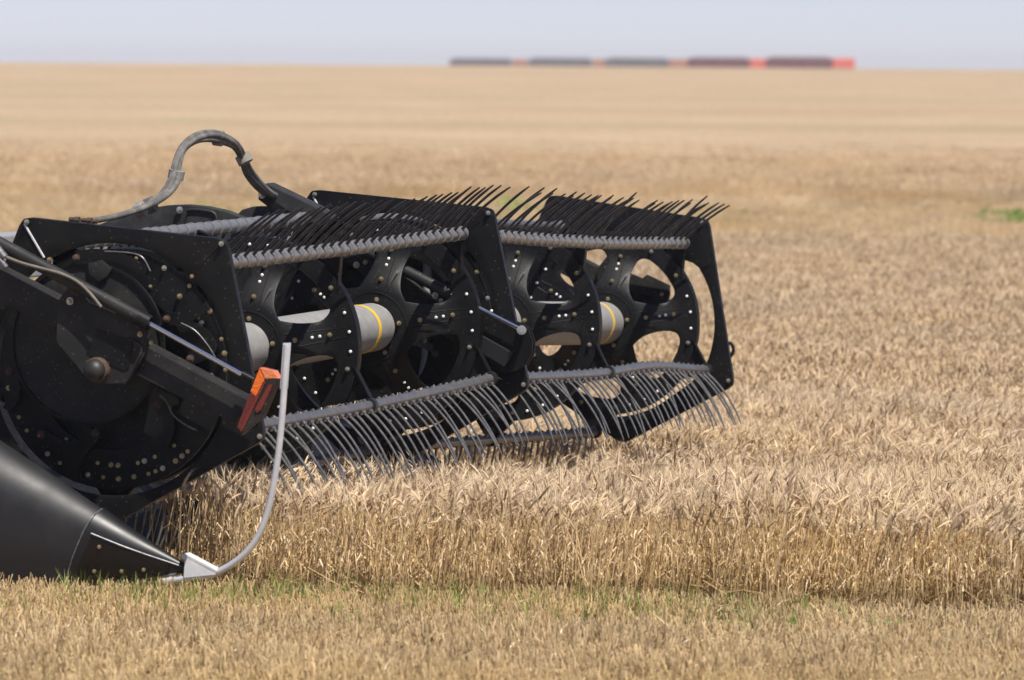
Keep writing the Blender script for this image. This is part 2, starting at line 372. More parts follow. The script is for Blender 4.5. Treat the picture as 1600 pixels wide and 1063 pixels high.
def scatter(name, pts, rot, scl, coll, label, kind='stuff'):
    n = len(pts)
    me = bpy.data.meshes.new(name); me.vertices.add(n); me.vertices.foreach_set('co', np.asarray(pts, dtype=np.float32).ravel())
    a = me.attributes.new('rot', 'FLOAT_VECTOR', 'POINT'); a.data.foreach_set('vector', np.asarray(rot, dtype=np.float32).ravel())
    a = me.attributes.new('scl', 'FLOAT_VECTOR', 'POINT'); a.data.foreach_set('vector', np.asarray(scl, dtype=np.float32).ravel())
    a = me.attributes.new('pick', 'INT', 'POINT'); a.data.foreach_set('value', rng.integers(0, 1000, n).astype(np.int32))
    o = bpy.data.objects.new(name, me); COL.objects.link(o); tag(o, label, kind=kind)
    ng = bpy.data.node_groups.new(name + '_scatter', 'GeometryNodeTree')
    ng.interface.new_socket('Geometry', in_out='INPUT', socket_type='NodeSocketGeometry')
    ng.interface.new_socket('Geometry', in_out='OUTPUT', socket_type='NodeSocketGeometry')
    nn, ll = ng.nodes, ng.links
    gi = nn.new('NodeGroupInput'); go = nn.new('NodeGroupOutput'); ip = nn.new('GeometryNodeInstanceOnPoints')
    ci = nn.new('GeometryNodeCollectionInfo'); ci.inputs['Collection'].default_value = coll
    ci.inputs['Separate Children'].default_value = True; ci.inputs['Reset Children'].default_value = True
    def at(nm, dt):
        q = nn.new('GeometryNodeInputNamedAttribute'); q.data_type = dt; q.inputs['Name'].default_value = nm; return q.outputs['Attribute']
    ip.inputs['Pick Instance'].default_value = True
    ll.new(gi.outputs[0], ip.inputs['Points']); ll.new(ci.outputs[0], ip.inputs['Instance'])
    ll.new(at('pick', 'INT'), ip.inputs['Instance Index']); ll.new(at('scl', 'FLOAT_VECTOR'), ip.inputs['Scale'])
    er = nn.new('FunctionNodeEulerToRotation'); ll.new(at('rot', 'FLOAT_VECTOR'), er.inputs[0]); ll.new(er.outputs[0], ip.inputs['Rotation'])
    ll.new(ip.outputs[0], go.inputs[0])
    md = o.modifiers.new('scatter', 'NODES'); md.node_group = ng
    return o
def grid_pts(x0f, x1f, y0, y1, step):
    out = []; y = y0
    while y < y1:
        x = x0f(y)
        while x < x1f(y):
            out.append((x + random.uniform(-.35, .35) * step, y + random.uniform(-.35, .35) * step)); x += step
        y += step
    return out
# cut edge of the crop: a line along the header's forward direction through the divider tip
A1 = Vector((.28792, .95756)).normalized(); U1 = Vector((A1.y, -A1.x))
C1 = Vector((C[0].x, C[0].y))
EDGE = -.36
def hdr(x, y):
    d = Vector((x, y)) - C1; return d.dot(A1), d.dot(U1)
def standing(x, y):
    a, u = hdr(x, y)
    e = EDGE + .05 * math.sin(x * 2.1) + .03 * math.sin(x * 7.3) + random.gauss(0, .035)
    if u < 1.1: e = max(e, -.27)
    e += (.16 - EDGE) * min(1, max(0, (.62 - u) / .4))        # the divider has pushed the crop in towards the reel here
    if a < e: return False
    if u < .06 and a < 7.4: return False
    return y < 68.5 + 1.2 * math.sin(x * .7) + random.gauss(0, .9)
P = [p for p in grid_pts(lambda y: -y * .09 - 2.5, lambda y: y * .09 + 2.5, 20.5, 36, .235) if standing(*p)]
P2 = [p for p in grid_pts(lambda y: -y * .09 - 8, lambda y: y * .09 + 8, 36, 68.8, .38) if standing(*p)]
def mk(P, smin=.88, smax=1.12, rz=1.1):
    n = len(P)
    pts = [(x, y, terrain(y) - .004 - max(0, min(1, (y - 120) / 110)) * .36) for x, y in P]
    rot = np.zeros((n, 3)); rot[:, 2] = rng.uniform(-rz, rz, n); rot[:, 0] = rng.normal(0, .04, n); rot[:, 1] = rng.normal(.03, .05, n)
    s = rng.uniform(smin, smax, n); wave = np.array([1 + .05 * math.sin(x * .9 + y * .35) + .04 * math.sin(x * 2.3 - y * .8) for x, y in P])
    return pts, rot, np.stack([s, s, s * wave], 1)
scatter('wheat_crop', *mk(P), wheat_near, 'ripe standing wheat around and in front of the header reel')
scatter('wheat_crop_beyond', *mk(P2, .95, 1.15), wheat_mid, 'ripe standing wheat beyond the reel as far as the green strip')
# next block of wheat behind the strip
P3 = grid_pts(lambda y: -y * .09 - 9, lambda y: y * .09 + 9, 98, 130, .62)
P3 += grid_pts(lambda y: -y * .09 - 9, lambda y: y * .09 + 9, 98, 101, .4)
P3 += [p for p in grid_pts(lambda y: -y * .09 - 9, lambda y: y * .09 + 9, 130, 230, .8) if random.random() < .9]
P3 = [p for p in P3 if p[1] > 99 + 1.5 * math.sin(p[0] * .5) + abs(random.gauss(0, 1.6))]
FARP = mk(P3, 1.0, 1.35)
for i, p in enumerate(P3): FARP[2][i, 2] *= .72 + .28 * min(1, max(0, (p[1] - 99) / 9))
scatter('far_wheat_block', *FARP, wheat_mid, 'farther block of ripe wheat behind the green strip')
# stubble
def cut(x, y):
    a, u = hdr(x, y)
    e = EDGE + .05 * math.sin(x * 2.1) + .03 * math.sin(x * 7.3)
    return a < e + .06 or (u < .06 and a < 7.4)
P4 = [p for p in grid_pts(lambda y: -y * .09 - 2, lambda y: y * .09 + 2, 17.5, 33, .27) if cut(*p)]
scatter('stubble', *mk(P4, .85, 1.1, 3.1), stub_c, 'cut wheat stubble and straw litter in the foreground')
P5 = grid_pts(lambda y: -y * .09 - 9, lambda y: y * .09 + 9, 82, 98, .5)
P6 = grid_pts(lambda y: -y * .09 - 9, lambda y: y * .09 + 9, 69, 99, .9)
Q = mk(P6, .9, 1.2, 3.1); Q[2][:, 2] *= .42
scatter('thin_wheat_strip', *Q, wheat_mid, 'thin low wheat regrowth on the strip between two wheat blocks')
scatter('stubble_strip', *mk(P5, 1.1, 1.7, 3.1), stub_c, 'straw and stubble on the strip between two wheat blocks')
G = []
for k in range(1500):
    x = random.uniform(-3.5, 4.0); a = EDGE - abs(random.gauss(0, .6)) + .03
    if math.sin(x * 3.1) + math.sin(x * 1.37 + 2) + random.gauss(0, .6) < (-.35 if x > -1.4 else .5): continue
    # solve the point on this x at axial offset a from the edge
    y = C1.y + (a - (x - C1.x) * A1.x) / A1.y; G.append((x, y))
scatter('grass_sprouts', *mk(G, .35, .8, 3.1), grass_c, 'small green grass sprouts along the foot of the wheat')
G2 = [(random.uniform(-9, 10), random.uniform(85, 96)) for k in range(200)]
G2 = [p for p in G2 if math.sin(p[0] * 1.1) + math.sin(p[0] * .43 + 1) > .1] + [(7.1 + random.gauss(0, .16), 89 + random.gauss(0, 1)) for _ in range(40)]
scatter('green_growth', *mk(G2, .7, 1.4, 3.1), weed_c, 'green regrowth on the strip between the wheat blocks')
G3 = [(.95, 21.75), (1.30, 21.80), (-.6, 22.1), (1.62, 25.0), (.35, 38.0), (1.8, 33.5)]
scatter('broadleaf_weeds', *mk(G3, .3, .5, 3.1), weed_c, 'small broad leaved green weeds in the foreground stubble')

# ------------------------------------------------------------------ far field: a solid canopy whose front face meets the strip
def canopy_mat():
    m = mat('distant_wheat', (.5, .37, .22), .9, spec=.1); b = m.node_tree.nodes['Principled BSDF']
    g = N(m, 'ShaderNodeNewGeometry')
    def noise(sc, mps, det=6):
        mp = N(m, 'ShaderNodeMapping'); mp.inputs['Scale'].default_value = mps; n = N(m, 'ShaderNodeTexNoise'); n.inputs['Scale'].default_value = sc; n.inputs['Detail'].default_value = det
        Lk(m, g.outputs['Position'], mp.inputs['Vector']); Lk(m, mp.outputs[0], n.inputs['Vector']); return n.outputs['Fac']
    fine = noise(5, (1, .35, 1)); band = noise(.045, (.25, 1, 0), 4); mid = noise(.4, (.5, .25, 1), 5)
    r = N(m, 'ShaderNodeValToRGB'); e = r.color_ramp.elements; e[0].position = .35; e[0].color = (.34, .25, .155, 1); e[1].position = .65; e[1].color = (.50, .37, .245, 1)
    Lk(m, fine, r.inputs['Fac'])
    def mixf(a, colr, fac, lo, hi, amt):
        q = N(m, 'ShaderNodeMapRange'); q.inputs['From Min'].default_value = lo; q.inputs['From Max'].default_value = hi; q.inputs['To Max'].default_value = amt; Lk(m, fac, q.inputs['Value'])
        x = N(m, 'ShaderNodeMix'); x.data_type = 'RGBA'; Lk(m, q.outputs[0], x.inputs['Factor']); Lk(m, a, x.inputs['A']); x.inputs['B'].default_value = (*colr, 1); return x.outputs['Result']
    c = mixf(r.outputs[0], (.34, .25, .15), band, .45, .65, .65)
    c = mixf(c, (.54, .40, .27), mid, .5, .75, .5)
    # grassy tramlines running across the slope
    sp = N(m, 'ShaderNodeSeparateXYZ'); Lk(m, g.outputs['Position'], sp.inputs[0])
    for y0, w_, amt in ((178, 7, .5), (250, 16, .25)):
        wob = N(m, 'ShaderNodeMath'); wob.operation = 'MULTIPLY_ADD'; Lk(m, mid, wob.inputs[0]); wob.inputs[1].default_value = 10; wob.inputs[2].default_value = -5 - y0
        ad = N(m, 'ShaderNodeMath'); ad.operation = 'ADD'; Lk(m, sp.outputs['Y'], ad.inputs[0]); Lk(m, wob.outputs[0], ad.inputs[1])
        ab = N(m, 'ShaderNodeMath'); ab.operation = 'ABSOLUTE'; Lk(m, ad.outputs[0], ab.inputs[0])
        c = mixf(c, (.27, .25, .12), ab.outputs[0], w_, 0, amt)
    Lk(m, c, b.inputs['Base Color'])
    bp = N(m, 'ShaderNodeBump'); bp.inputs['Strength'].default_value = .5; bp.inputs['Distance'].default_value = .15; Lk(m, fine, bp.inputs['Height']); Lk(m, bp.outputs[0], b.inputs['Normal'])
    return m
M['canopy'] = canopy_mat()
ys2 = [99, 110] + list(range(115, 195, 5)) + list(range(200, 640, 10)) + [700, 900, 1400, 2200]
xs2 = xs
cv = []
for j, y in enumerate(ys2):
    for x in xs2:
        cv.append((x, y, terrain(y) + (-.02 if j == 0 else .33 + .08 * min(1, max(0, (y - 110) / 60)))))
cf = [[j * nx + i, j * nx + i + 1, (j + 1) * nx + i + 1, (j + 1) * nx + i] for j in range(len(ys2) - 1) for i in range(nx - 1)]
tag(obj('far_wheat_field', cv, cf, M['canopy'], origin=Vector((0, 0, 0))), 'distant ripe wheat reaching to the horizon crest', kind='stuff')

# ================================================================== HEADER
gl = C[0] + FR[0][0] * 3.3; base = Vector((gl.x - .4, gl.y, 0))
HD = empty('combine_header', base)
tag(HD, 'black combine harvester header with two tined pickup reels cutting into the wheat', 'harvester header')
OVER = Vector((0, 0, 0))

def bolt_mesh(name, r, h, m, ring=None):
    mb = MB(); ax = Vector((0, 0, -1))
    mb.tube([(0, 0, 0), (0, 0, h * .3)], r * 1.35, 12)
    mb.tube([(0, 0, h * .3), (0, 0, h), (0, 0, h * 1.15)], [r * 1.0, r * .98, r * .7], 6)
    mb.tube([(0, 0, h), (0, 0, h * 1.5)], r * .45, 8)
    me = bpy.data.meshes.new(name); me.from_pydata(mb.v, [], mb.f); me.materials.append(m)
    bm = bmesh.new(); bm.from_mesh(me); bmesh.ops.recalc_face_normals(bm, faces=bm.faces); bm.to_mesh(me); bm.free()
    return me
BM = {'z': bolt_mesh('bolt', .0075, .014, M['bolt']), 'g': bolt_mesh('bolt', .0075, .014, M['boltg']), 's': bolt_mesh('bolt', .0058, .008, M['boltg']),
      'r': bolt_mesh('bolt', .011, .016, M['rust']), 'b': bolt_mesh('bolt', .0105, .018, M['bolt'])}
def rivet_mesh():
    mb = MB(); mb.tube([(0, 0, -.001), (0, 0, .003), (0, 0, .005)], [.0065, .0065, .004], 10)
    me = bpy.data.meshes.new('rivet'); me.from_pydata(mb.v, [], mb.f); me.materials.append(M['rivet']); return me
BM['w'] = rivet_mesh()
def bolt(kind, s, pos, parent): return place('rivet' if kind == 'w' else 'bolt', BM[kind], pos, parent, rot_sec(s))

# ---- spider disc with five shaped windows
DA = {0: (1.62, 3.25), 1: (1.9, 3.8)}
W2px = [(643, 543), (655, 528), (671, 518), (686, 513), (700, 512), (710, 517), (715, 529), (713, 547), (707, 565), (695, 586), (684, 598), (672, 598), (660, 590), (649, 568)]
SP = R_(7.0)
wpts = []
for x, y in W2px:
    r_, t_ = pol(0, 3.19, x, y); wpts.append((r_, t_))
tm = sum(t for r, t in wpts) / len(wpts)
wc = R_(7 - 36)                            # window centre angle between two spokes
wp2 = [(r, t - tm + wc) for r, t in wpts]
poly = [Vector((r * math.cos(t), r * math.sin(t), 0)) for r, t in wp2]
poly = spline(poly + [poly[0]], 5)[:-1]
cen = sum(poly, Vector()) / len(poly)
def ray_window(th):
    d = Vector((math.cos(th), math.sin(th), 0)); hits = []
    n = len(poly)
    for i in range(n):
        a, b_ = poly[i], poly[(i + 1) % n]; ca, cb = d.x * a.y - d.y * a.x, d.x * b_.y - d.y * b_.x
        if (ca > 0) != (cb > 0):
            t = ca / (ca - cb); p = a.lerp(b_, t)
            if p.dot(d) > 0: hits.append(p.dot(d))
    return (min(hits), max(hits)) if len(hits) >= 2 else None
amin = min(math.atan2(p.y, p.x) for p in poly); amax = max(math.atan2(p.y, p.x) for p in poly)
def dish(r):
    if r < .15: return -.10
    t = min(1, (r - .15) / .19); return -.10 * (1 - t * t * (3 - 2 * t))
def spider(s, a, parent, rimr=.432, name='reel_disc', open_=True, bolts=True):
    # angular samples of one 72 degree sector, dense at window ends
    w = amax - amin
    loc_ = [amin + w * (1 - math.cos(math.pi * k / 34)) / 2 for k in range(1, 34)]
    th0 = wc - R_(36); th1 = wc + R_(36)
    sec = sorted([th0 + (amin - th0) * k / 4 for k in range(4)] + [amin + .0008] + loc_ + [amax - .0008] + [amax + (th1 - amax) * k / 4 for k in range(1, 4)])
    allth = [t + R_(72) * k for k in range(5) for t in sec]
    ns = len(allth); RI = 8; RO = 4; V = []; Fc = []
    idx = []
    for t in allth:
        tl = (t - th0) % R_(72) + th0; hit = ray_window(tl) if open_ else None
        rm = .235
        if hit and hit[1] - hit[0] < .018: hit = None
        ri, ro = hit if hit else (rm, rm)
        if hit is None and open_:
            # keep flow lines: collapse the window at its end radius
            e = ray_window(amin + .002) if tl < wc else ray_window(amax - .002)
            if e: ri = ro = sum(e) / 2
        row = []
        for k in range(RI + 1):
            r = .085 + (ri - .085) * k / RI; row.append(len(V)); V.append(Wp(s, a + dish(r), r * math.cos(t), r * math.sin(t)))
        for k in range(RO + 1):
            r = ro + (rimr - ro) * k / RO; row.append(len(V)); V.append(Wp(s, a + dish(r), r * math.cos(t), r * math.sin(t)))
        # rim flange turned away
        row.append(len(V)); V.append(Wp(s, a + .035, rimr * 1.004 * math.cos(t), rimr * 1.004 * math.sin(t)))
        idx.append((row, hit is not None))
    for i in range(ns):
        (r1, h1), (r2, h2) = idx[i], idx[(i + 1) % ns]
        for k in range(len(r1) - 1):
            if k == RI:
                if h1 or h2: continue
                continue
            Fc.append([r1[k], r1[k + 1], r2[k + 1], r2[k]])
    o = obj(name, V, Fc, M['disc'], parent, smooth=True, auto=30)
    bm = bmesh.new(); bm.from_mesh(o.data); bmesh.ops.remove_doubles(bm, verts=bm.verts, dist=.0004)
    bmesh.ops.recalc_face_normals(bm, faces=bm.faces); bm.to_mesh(o.data); bm.free()
    o.data.shade_smooth()
    so = o.modifiers.new('sheet', 'SOLIDIFY'); so.thickness = .011; so.offset = 0
    bv = o.modifiers.new('edge', 'BEVEL'); bv.width = .002; bv.segments = 2; bv.limit_method = 'ANGLE'; bv.angle_limit = R_(50)
    # spoke ribs pressed into the sheet
    mb = MB()
    for k in range(5):
        t = SP + R_(72) * k
        for sgn in (-1, 1):
            pts = []
            for q in range(9):
                r = .15 + .24 * q / 8; off = sgn * (.030 - .012 * q / 8)
                pts.append(Wp(s, a + dish(r) - .004, r * math.cos(t) - off * math.sin(t), r * math.sin(t) + off * math.cos(t)))
            mb.tube(pts, .0032, 6)
    # raised hub flange and pressed ring just inside the rim
    ring = [Wp(s, a + dish(.145) - .004, .145 * math.cos(R_(6 * k)), .145 * math.sin(R_(6 * k))) for k in range(61)]
    mb.tube(ring, .004, 6)
    ring = [Wp(s, a - .003, .365 * math.cos(R_(6 * k)), .365 * math.sin(R_(6 * k))) for k in range(61)]
    mb.tube(ring, .0035, 6)
    mb.build('rib', M['disc'], o)
    if bolts:
        for k in range(5):
            t = SP + R_(72) * k
            for r, kd in ((.118, 'g'), (.205, 'g'), (.325, 'g')):
                bolt(kd, s, Wp(s, a + dish(r) - .009, r * math.cos(t + (.0 if r < .3 else .0)), r * math.sin(t)), o)
            for dt in (-12, 12):
                tt = BARANG + R_(72 * k + dt); bolt('z' if dt > 0 else 'g', s, Wp(s, a - .009, .402 * math.cos(tt), .402 * math.sin(tt)), o)
            for dt in (-11, 0, 11):
                tt = t + R_(dt); bolt('w', s, Wp(s, a - .007, .405 * math.cos(tt), .405 * math.sin(tt)), o)
            for r in (.262, .288):
                tt = t; bolt('w', s, Wp(s, a + dish(r) - .009, r * math.cos(tt), r * math.sin(tt)), o)
    # triangular brackets that carry the tine bars
    for k in range(5):
        tb = BARANG + R_(72) * k; mb = MB()
        loop = [Wp(s, a + .012, .425 * math.cos(tb + R_(d)), .425 * math.sin(tb + R_(d))) for d in (-15, -7, 0, 7, 15)] + \
               [Wp(s, a + .012, BR * math.cos(tb + R_(1.6)), BR * math.sin(tb + R_(1.6))), Wp(s, a + .012, BR * math.cos(tb - R_(1.6)), BR * math.sin(tb - R_(1.6)))]
        mb.prism(loop, FR[s][0] * .010)
        # folded edges
        for d in (-15, 15):
            p0 = Wp(s, a + .006, .42 * math.cos(tb + R_(d)), .42 * math.sin(tb + R_(d))); p1 = Wp(s, a + .006, BR * math.cos(tb + R_(d * .11)), BR * math.sin(tb + R_(d * .11)))
            e = (p1 - p0).normalized(); nrm = e.cross(FR[s][0]).normalized()
            mb.box((p0 + p1) / 2, (p1 - p0) / 2, nrm * .0025, FR[s][0] * .018)
        br = mb.build('bar_bracket', M['disc'], o, smooth=False)
    return o
BARANG = R_(46.0); BR = .527

# ---- reel tubes
for s, L in ((0, 3.14), (1, 3.70)):
    mb = MB(); n = 48
    prof = [(-.02, .1015), (L - .02, .1015), (L, .098)]
    V = []; 
    for a, r in prof: V += [Wp(s, a, r * math.cos(6.2832 * k / n), r * math.sin(6.2832 * k / n)) for k in range(n)]
    mb.add(V, [[i * n + k, i * n + (k + 1) % n, (i + 1) * n + (k + 1) % n, (i + 1) * n + k] for i in range(2) for k in range(n)])
    t = mb.build('reel_tube', M['tube'], HD)
    b2 = MB(); V = []
    for a, r in ((L - .22, .1012), (L - .22, .1032), (L - .192, .1032), (L - .192, .1012)): V += [Wp(s, a, r * math.cos(6.2832 * k / n), r * math.sin(6.2832 * k / n)) for k in range(n)]
    b2.add(V, [[i * n + k, i * n + (k + 1) % n, (i + 1) * n + (k + 1) % n, (i + 1) * n + k] for i in range(3) for k in range(n)])
    b2.build('yellow_band', M['yellow'], t)
for s in (0, 1):
    for a in DA[s]: spider(s, a, HD)

# ---- end shields: pentagon plate with a round opening
def shield(s, a, corners, hole_f, parent):
    """corners: five (u,v) points; rounded a little; hole about the axis"""
    n = 90; V = []; Fc = []; cs = [Vector((u, v, 0)) for u, v in corners]
    m_ = len(cs); out = []
    rc = .035
    loop = []
    for i in range(m_):
        p, c, q = cs[i - 1], cs[i], cs[(i + 1) % m_]
        a0 = c + (p - c).normalized() * rc; a1 = c + (q - c).normalized() * rc
        loop += [a0.lerp(c, .0), a0.lerp(c, .5).lerp(c.lerp(a1, .5), .3), c.lerp((a0 + a1) / 2, .45), a1.lerp(c, .5).lerp(c.lerp(a0, .5), .3), a1]
    def outer(th):
        d = Vector((math.cos(th), math.sin(th), 0)); best = 0
        for i in range(len(loop)):
            A_, B_ = loop[i], loop[(i + 1) % len(loop)]; ca, cb = d.x * A_.y - d.y * A_.x, d.x * B_.y - d.y * B_.x
            if (ca > 0) != (cb > 0):
                p = A_.lerp(B_, ca / (ca - cb)); best = max(best, p.dot(d))
        return best
    ths = sorted([2 * math.pi * k / n - math.pi for k in range(n)] + [math.atan2(p.y, p.x) + .00001 for p in loop])
    for t in ths:
        ro = outer(t); hole_r = hole_f(t) if callable(hole_f) else hole_f
        for q in range(4):
            r = hole_r + (ro - hole_r) * q / 3; V.append(Wp(s, a, r * math.cos(t), r * math.sin(t)))
        V.append(Wp(s, a + .028, ro * math.cos(t), ro * math.sin(t)))
    N_ = len(ths)
    Fc = [[i * 5 + k, i * 5 + k + 1, ((i + 1) % N_) * 5 + k + 1, ((i + 1) % N_) * 5 + k] for i in range(N_) for k in range(4)]
    o = obj('end_shield', V, Fc, M['black'], parent, smooth=True, auto=30)
    so = o.modifiers.new('sheet', 'SOLIDIFY'); so.thickness = .007; so.offset = 0
    bv = o.modifiers.new('edge', 'BEVEL'); bv.width = .0022; bv.segments = 2; bv.limit_method = 'ANGLE'; bv.angle_limit = R_(50)
    return o
def uv(s, a, x, y):
    r, t = pol(s, a, x, y); return (r * math.cos(t), r * math.sin(t))
B5 = [(.66 * math.cos(R_(191)), .66 * math.sin(R_(191)))]
def far_hole(t):
    d = math.degrees(t); k = min(1, max(0, (46 - d) / 12)) * min(1, max(0, (d + 50) / 25)); k2 = min(1, max(0, (46 - d) / 12)) * min(1, max(0, (d + 100) / 8)); return .43 + .020 * k2 + .045 * k
sh1 = shield(0, 0, [uv(0, 0, 36, 340), uv(0, 0, 353, 375), uv(0, 0, 413, 686), uv(0, 0, 118, 850)] + B5, .470, HD)
sh2 = shield(1, 0, [uv(1, 0, 486, 297), uv(1, 0, 769, 326), uv(1, 0, 826, 606)] + [(.66 * math.cos(R_(-97)), .66 * math.sin(R_(-97)))] + B5, .470, HD)
sh3 = shield(1, 3.9, [uv(1, 3.9, 858, 305), uv(1, 3.9, 1106, 343), uv(1, 3.9, 1146, 602), uv(1, 3.9, 972, 693)] + B5, far_hole, HD)
for s, a, sh, cor in ((0, 0, sh1, [(42, 347), (346, 381), (406, 682)]), (1, 0, sh2, [(492, 304), (763, 333), (818, 601)]), (1, 3.9, sh3, [(1097, 348), (1138, 595)])):
    for c_ in cor: bolt('z', s, px(s, a - .008, *c_), sh)
# pressed creases at the corners of the shields
def crease(s, a, p, q, sh, w=.004, m='tine_s'):
    mb = MB(); mb.tube([px(s, a, *p), px(s, a, *q)], w, 6); return mb.build('crease_rib', M[m], sh)
crease(0, -.006, (38, 350), (69, 403), sh1, .0045, 'alum'); crease(0, -.004, (343, 384), (299, 432), sh1, .0025, 'disc')
crease(1, -.006, (489, 308), (503, 331), sh2, .0045, 'alum'); crease(1, -.004, (760, 337), (722, 372), sh2, .0025, 'disc')
crease(0, -.004, (400, 668), (350, 640), sh1, .0025, 'disc')

# ---- end discs inside the near shields (cam side)
e1 = spider(0, .16, HD, rimr=.44, bolts=False, name='end_disc')
e2 = spider(1, .16, HD, rimr=.44, bolts=False, name='end_disc')
def ringplate(s, a, r0_, r1_, cu, cv_, name, m, parent, th=.012, n=72):
    mb = MB(); V = []
    for aa, r in ((a, r0_), (a, r1_), (a + th, r1_), (a + th, r0_)):
        V += [Wp(s, aa, cu + r * math.cos(6.2832 * k / n), cv_ + r * math.sin(6.2832 * k / n)) for k in range(n)]
    mb.add(V, [[i * n + k, i * n + (k + 1) % n, ((i + 1) % 4) * n + (k + 1) % n, ((i + 1) % 4) * n + k] for i in range(4) for k in range(n)])
    return mb.build(name, m, parent, bevel=0)
cr1 = ringplate(0, .012, .300, .448, 0, 0, 'cam_ring', M['black'], HD)
cr2 = ringplate(1, .012, .300, .448, 0, 0, 'cam_ring', M['black'], HD)
ringplate(0, .06, .02, .36, 0, 0, 'cam_plate', M['black'], HD)
ringplate(1, .06, .02, .36, 0, 0, 'cam_plate', M['black'], HD)
# eccentric cam plate of the near end
cu, cv_ = uv(0, -.04, 137, 536)
cam1 = ringplate(0, -.040, .015, .300, cu, cv_, 'cam_plate', M['dusty'], HD, .016, 96)
ringplate(0, -.052, .292, .303, cu, cv_, 'cam_rim', M['black'], cam1, .012, 96)
# boss pressed in the cam plate
mb = MB(); q = [px(0, -.045, x, y) for x, y in ((139, 412), (160, 406), (176, 420), (170, 432), (155, 441), (140, 428))]; mb.prism(q, FR[0][0] * -.012)
mb.build('cam_boss', M['dusty'], cam1, bevel=.004)
pts_s = [(156, 402), (213, 404), (257, 419), (300, 432), (296, 447), (281, 463), (328, 486), (309, 496), (315, 505), (346, 530), (323, 525), (351, 552), (313, 557), (352, 578), (330, 587), (349, 600), (235, 448), (78, 406)]
pts_s += [(600 * 0 + X * .3104, 600 + Y * .3104) for X, Y in ((220, 255), (310, 320), (240, 352), (302, 398), (492, 398), (560, 408), (595, 410), (695, 398), (728, 388), (780, 367), (877, 310), (885, 388), (918, 363), (945, 340), (820, 425), (783, 440), (748, 453), (675, 467), (597, 478), (520, 470), (443, 457), (333, 280), (95, 168), (60, 98), (45, 20), (135, 235), (857, 265))]
for i, (x, y) in enumerate(pts_s):
    r, t = pol(0, 0, x, y)
    onring = r < .445
    kd = ('g', 's', 'z', 's', 's', 'g')[i % 6]
    bolt(kd, 0, px(0, .010 if onring else -.006, x, y), cr1 if onring else sh1)
# curved follower links with rollers
links = [[(263, 498), (285, 497), (306, 490), (326, 478)], [(250, 632), (262, 648), (266, 672), (258, 700)], [(152, 676), (132, 700), (121, 724), (122, 752)],
         [(67, 679), (85, 690), (112, 697), (146, 690)], [(17, 580), (24, 598), (24, 620), (12, 640)], [(122, 403), (150, 398), (190, 404), (232, 424)], [(300, 560), (330, 545), (318, 520), (290, 505)]]
for L in links:
    mb = MB(); P_ = spline([px(0, -.02, *p) for p in L], 5); A = FR[0][0]; n = len(P_)
    lp, rp = [], []
    for i, p in enumerate(P_):
        t = (P_[min(i + 1, n - 1)] - P_[max(i - 1, 0)]).normalized(); w = t.cross(A).normalized() * (.026 - .012 * i / n)
        lp.append(p + w); rp.append(p - w)
    for i in range(n - 1):
        mb.add([lp[i], lp[i + 1], rp[i + 1], rp[i], lp[i] - A * .016, lp[i + 1] - A * .016, rp[i + 1] - A * .016, rp[i] - A * .016],
               [[0, 1, 2, 3], [4, 7, 6, 5], [0, 4, 5, 1], [3, 2, 6, 7]] + ([[0, 3, 7, 4]] if i == 0 else []) + ([[1, 5, 6, 2]] if i == n - 2 else []))
    lk = mb.build('follower_link', M['black'], HD, smooth=True, auto=50)
    bolt('r', 0, P_[0] - A * .018, lk)
# pale bent spring wires
for L, rr in (([(250, 618), (262, 630), (270, 648), (290, 664), (308, 673)], .004), ([(283, 505), (305, 517), (325, 540), (337, 560)], .003), ([(163, 393), (200, 395), (222, 402), (235, 424)], .003)):
    mb = MB(); mb.tube(spline([px(0, -.035, *p) for p in L], 6), rr, 6); mb.build('spring_wire', M['tine_s'], HD)

# ---- tine bars with their tines
def tine_mesh(kind):
    """in the frame (u, v, a): collar about the bar, wire leaving along +u"""
    mb = MB()
    if kind == 'collar':
        prof = [(-.044, .0205), (-.043, .0262), (-.036, .0272), (.022, .0268), (.030, .0262), (.032, .0215), (.036, .0215), (.038, .0302), (.046, .0302), (.048, .0205)]
        n = 14; V = []
        for a, r in prof: V += [(r * math.cos(6.2832 * k / n), r * math.sin(6.2832 * k / n), a) for k in range(n)]
        mb.add(V, [[i * n + k, i * n + (k + 1) % n, (i + 1) * n + (k + 1) % n, (i + 1) * n + k] for i in range(len(prof) - 1) for k in range(n)], 0)
        mm = [M['collar'], M['tine_d']]; r0 = .0060
    else:
        mb.box((-.021, 0, 0), Vector((.006, 0, 0)), Vector((0, .008, 0)), Vector((0, 0, .011)), 0)
        mb.box((.020, 0, 0), Vector((.008, 0, 0)), Vector((0, .009, 0)), Vector((0, 0, .018)), 0)
        mm = [M['bar'], M['tine_s']]; r0 = .0050
    pts = []; p = Vector((.018, 0, .0)); ang0 = R_(9 if kind == 'collar' else 16)
    for i in range(9):
        pts.append(p.copy()); an = ang0 - R_(17 if kind == 'collar' else 27) * min(1, (i / 7.0)) ** .8; p = p + Vector((math.cos(an), math.sin(an), .0)) * ((.285 if kind == 'collar' else .31) / 8)
    mb.tube(pts, [r0 * 1.15] * 2 + [r0] * 5 + [r0 * .85, r0 * .5], 7, 1)
    me = bpy.data.meshes.new('tine'); me.from_pydata(mb.v, [], mb.f)
    for k in mm: me.materials.append(k)
    me.polygons.foreach_set('material_index', mb.m)
    bm = bmesh.new(); bm.from_mesh(me); bmesh.ops.recalc_face_normals(bm, faces=bm.faces); bm.to_mesh(me); bm.free(); me.shade_smooth(); me.set_sharp_from_angle(angle=R_(45))
    return me
TM = {'c': [tine_mesh('collar')], 'p': [tine_mesh('plain')]}
bar_pos = {}
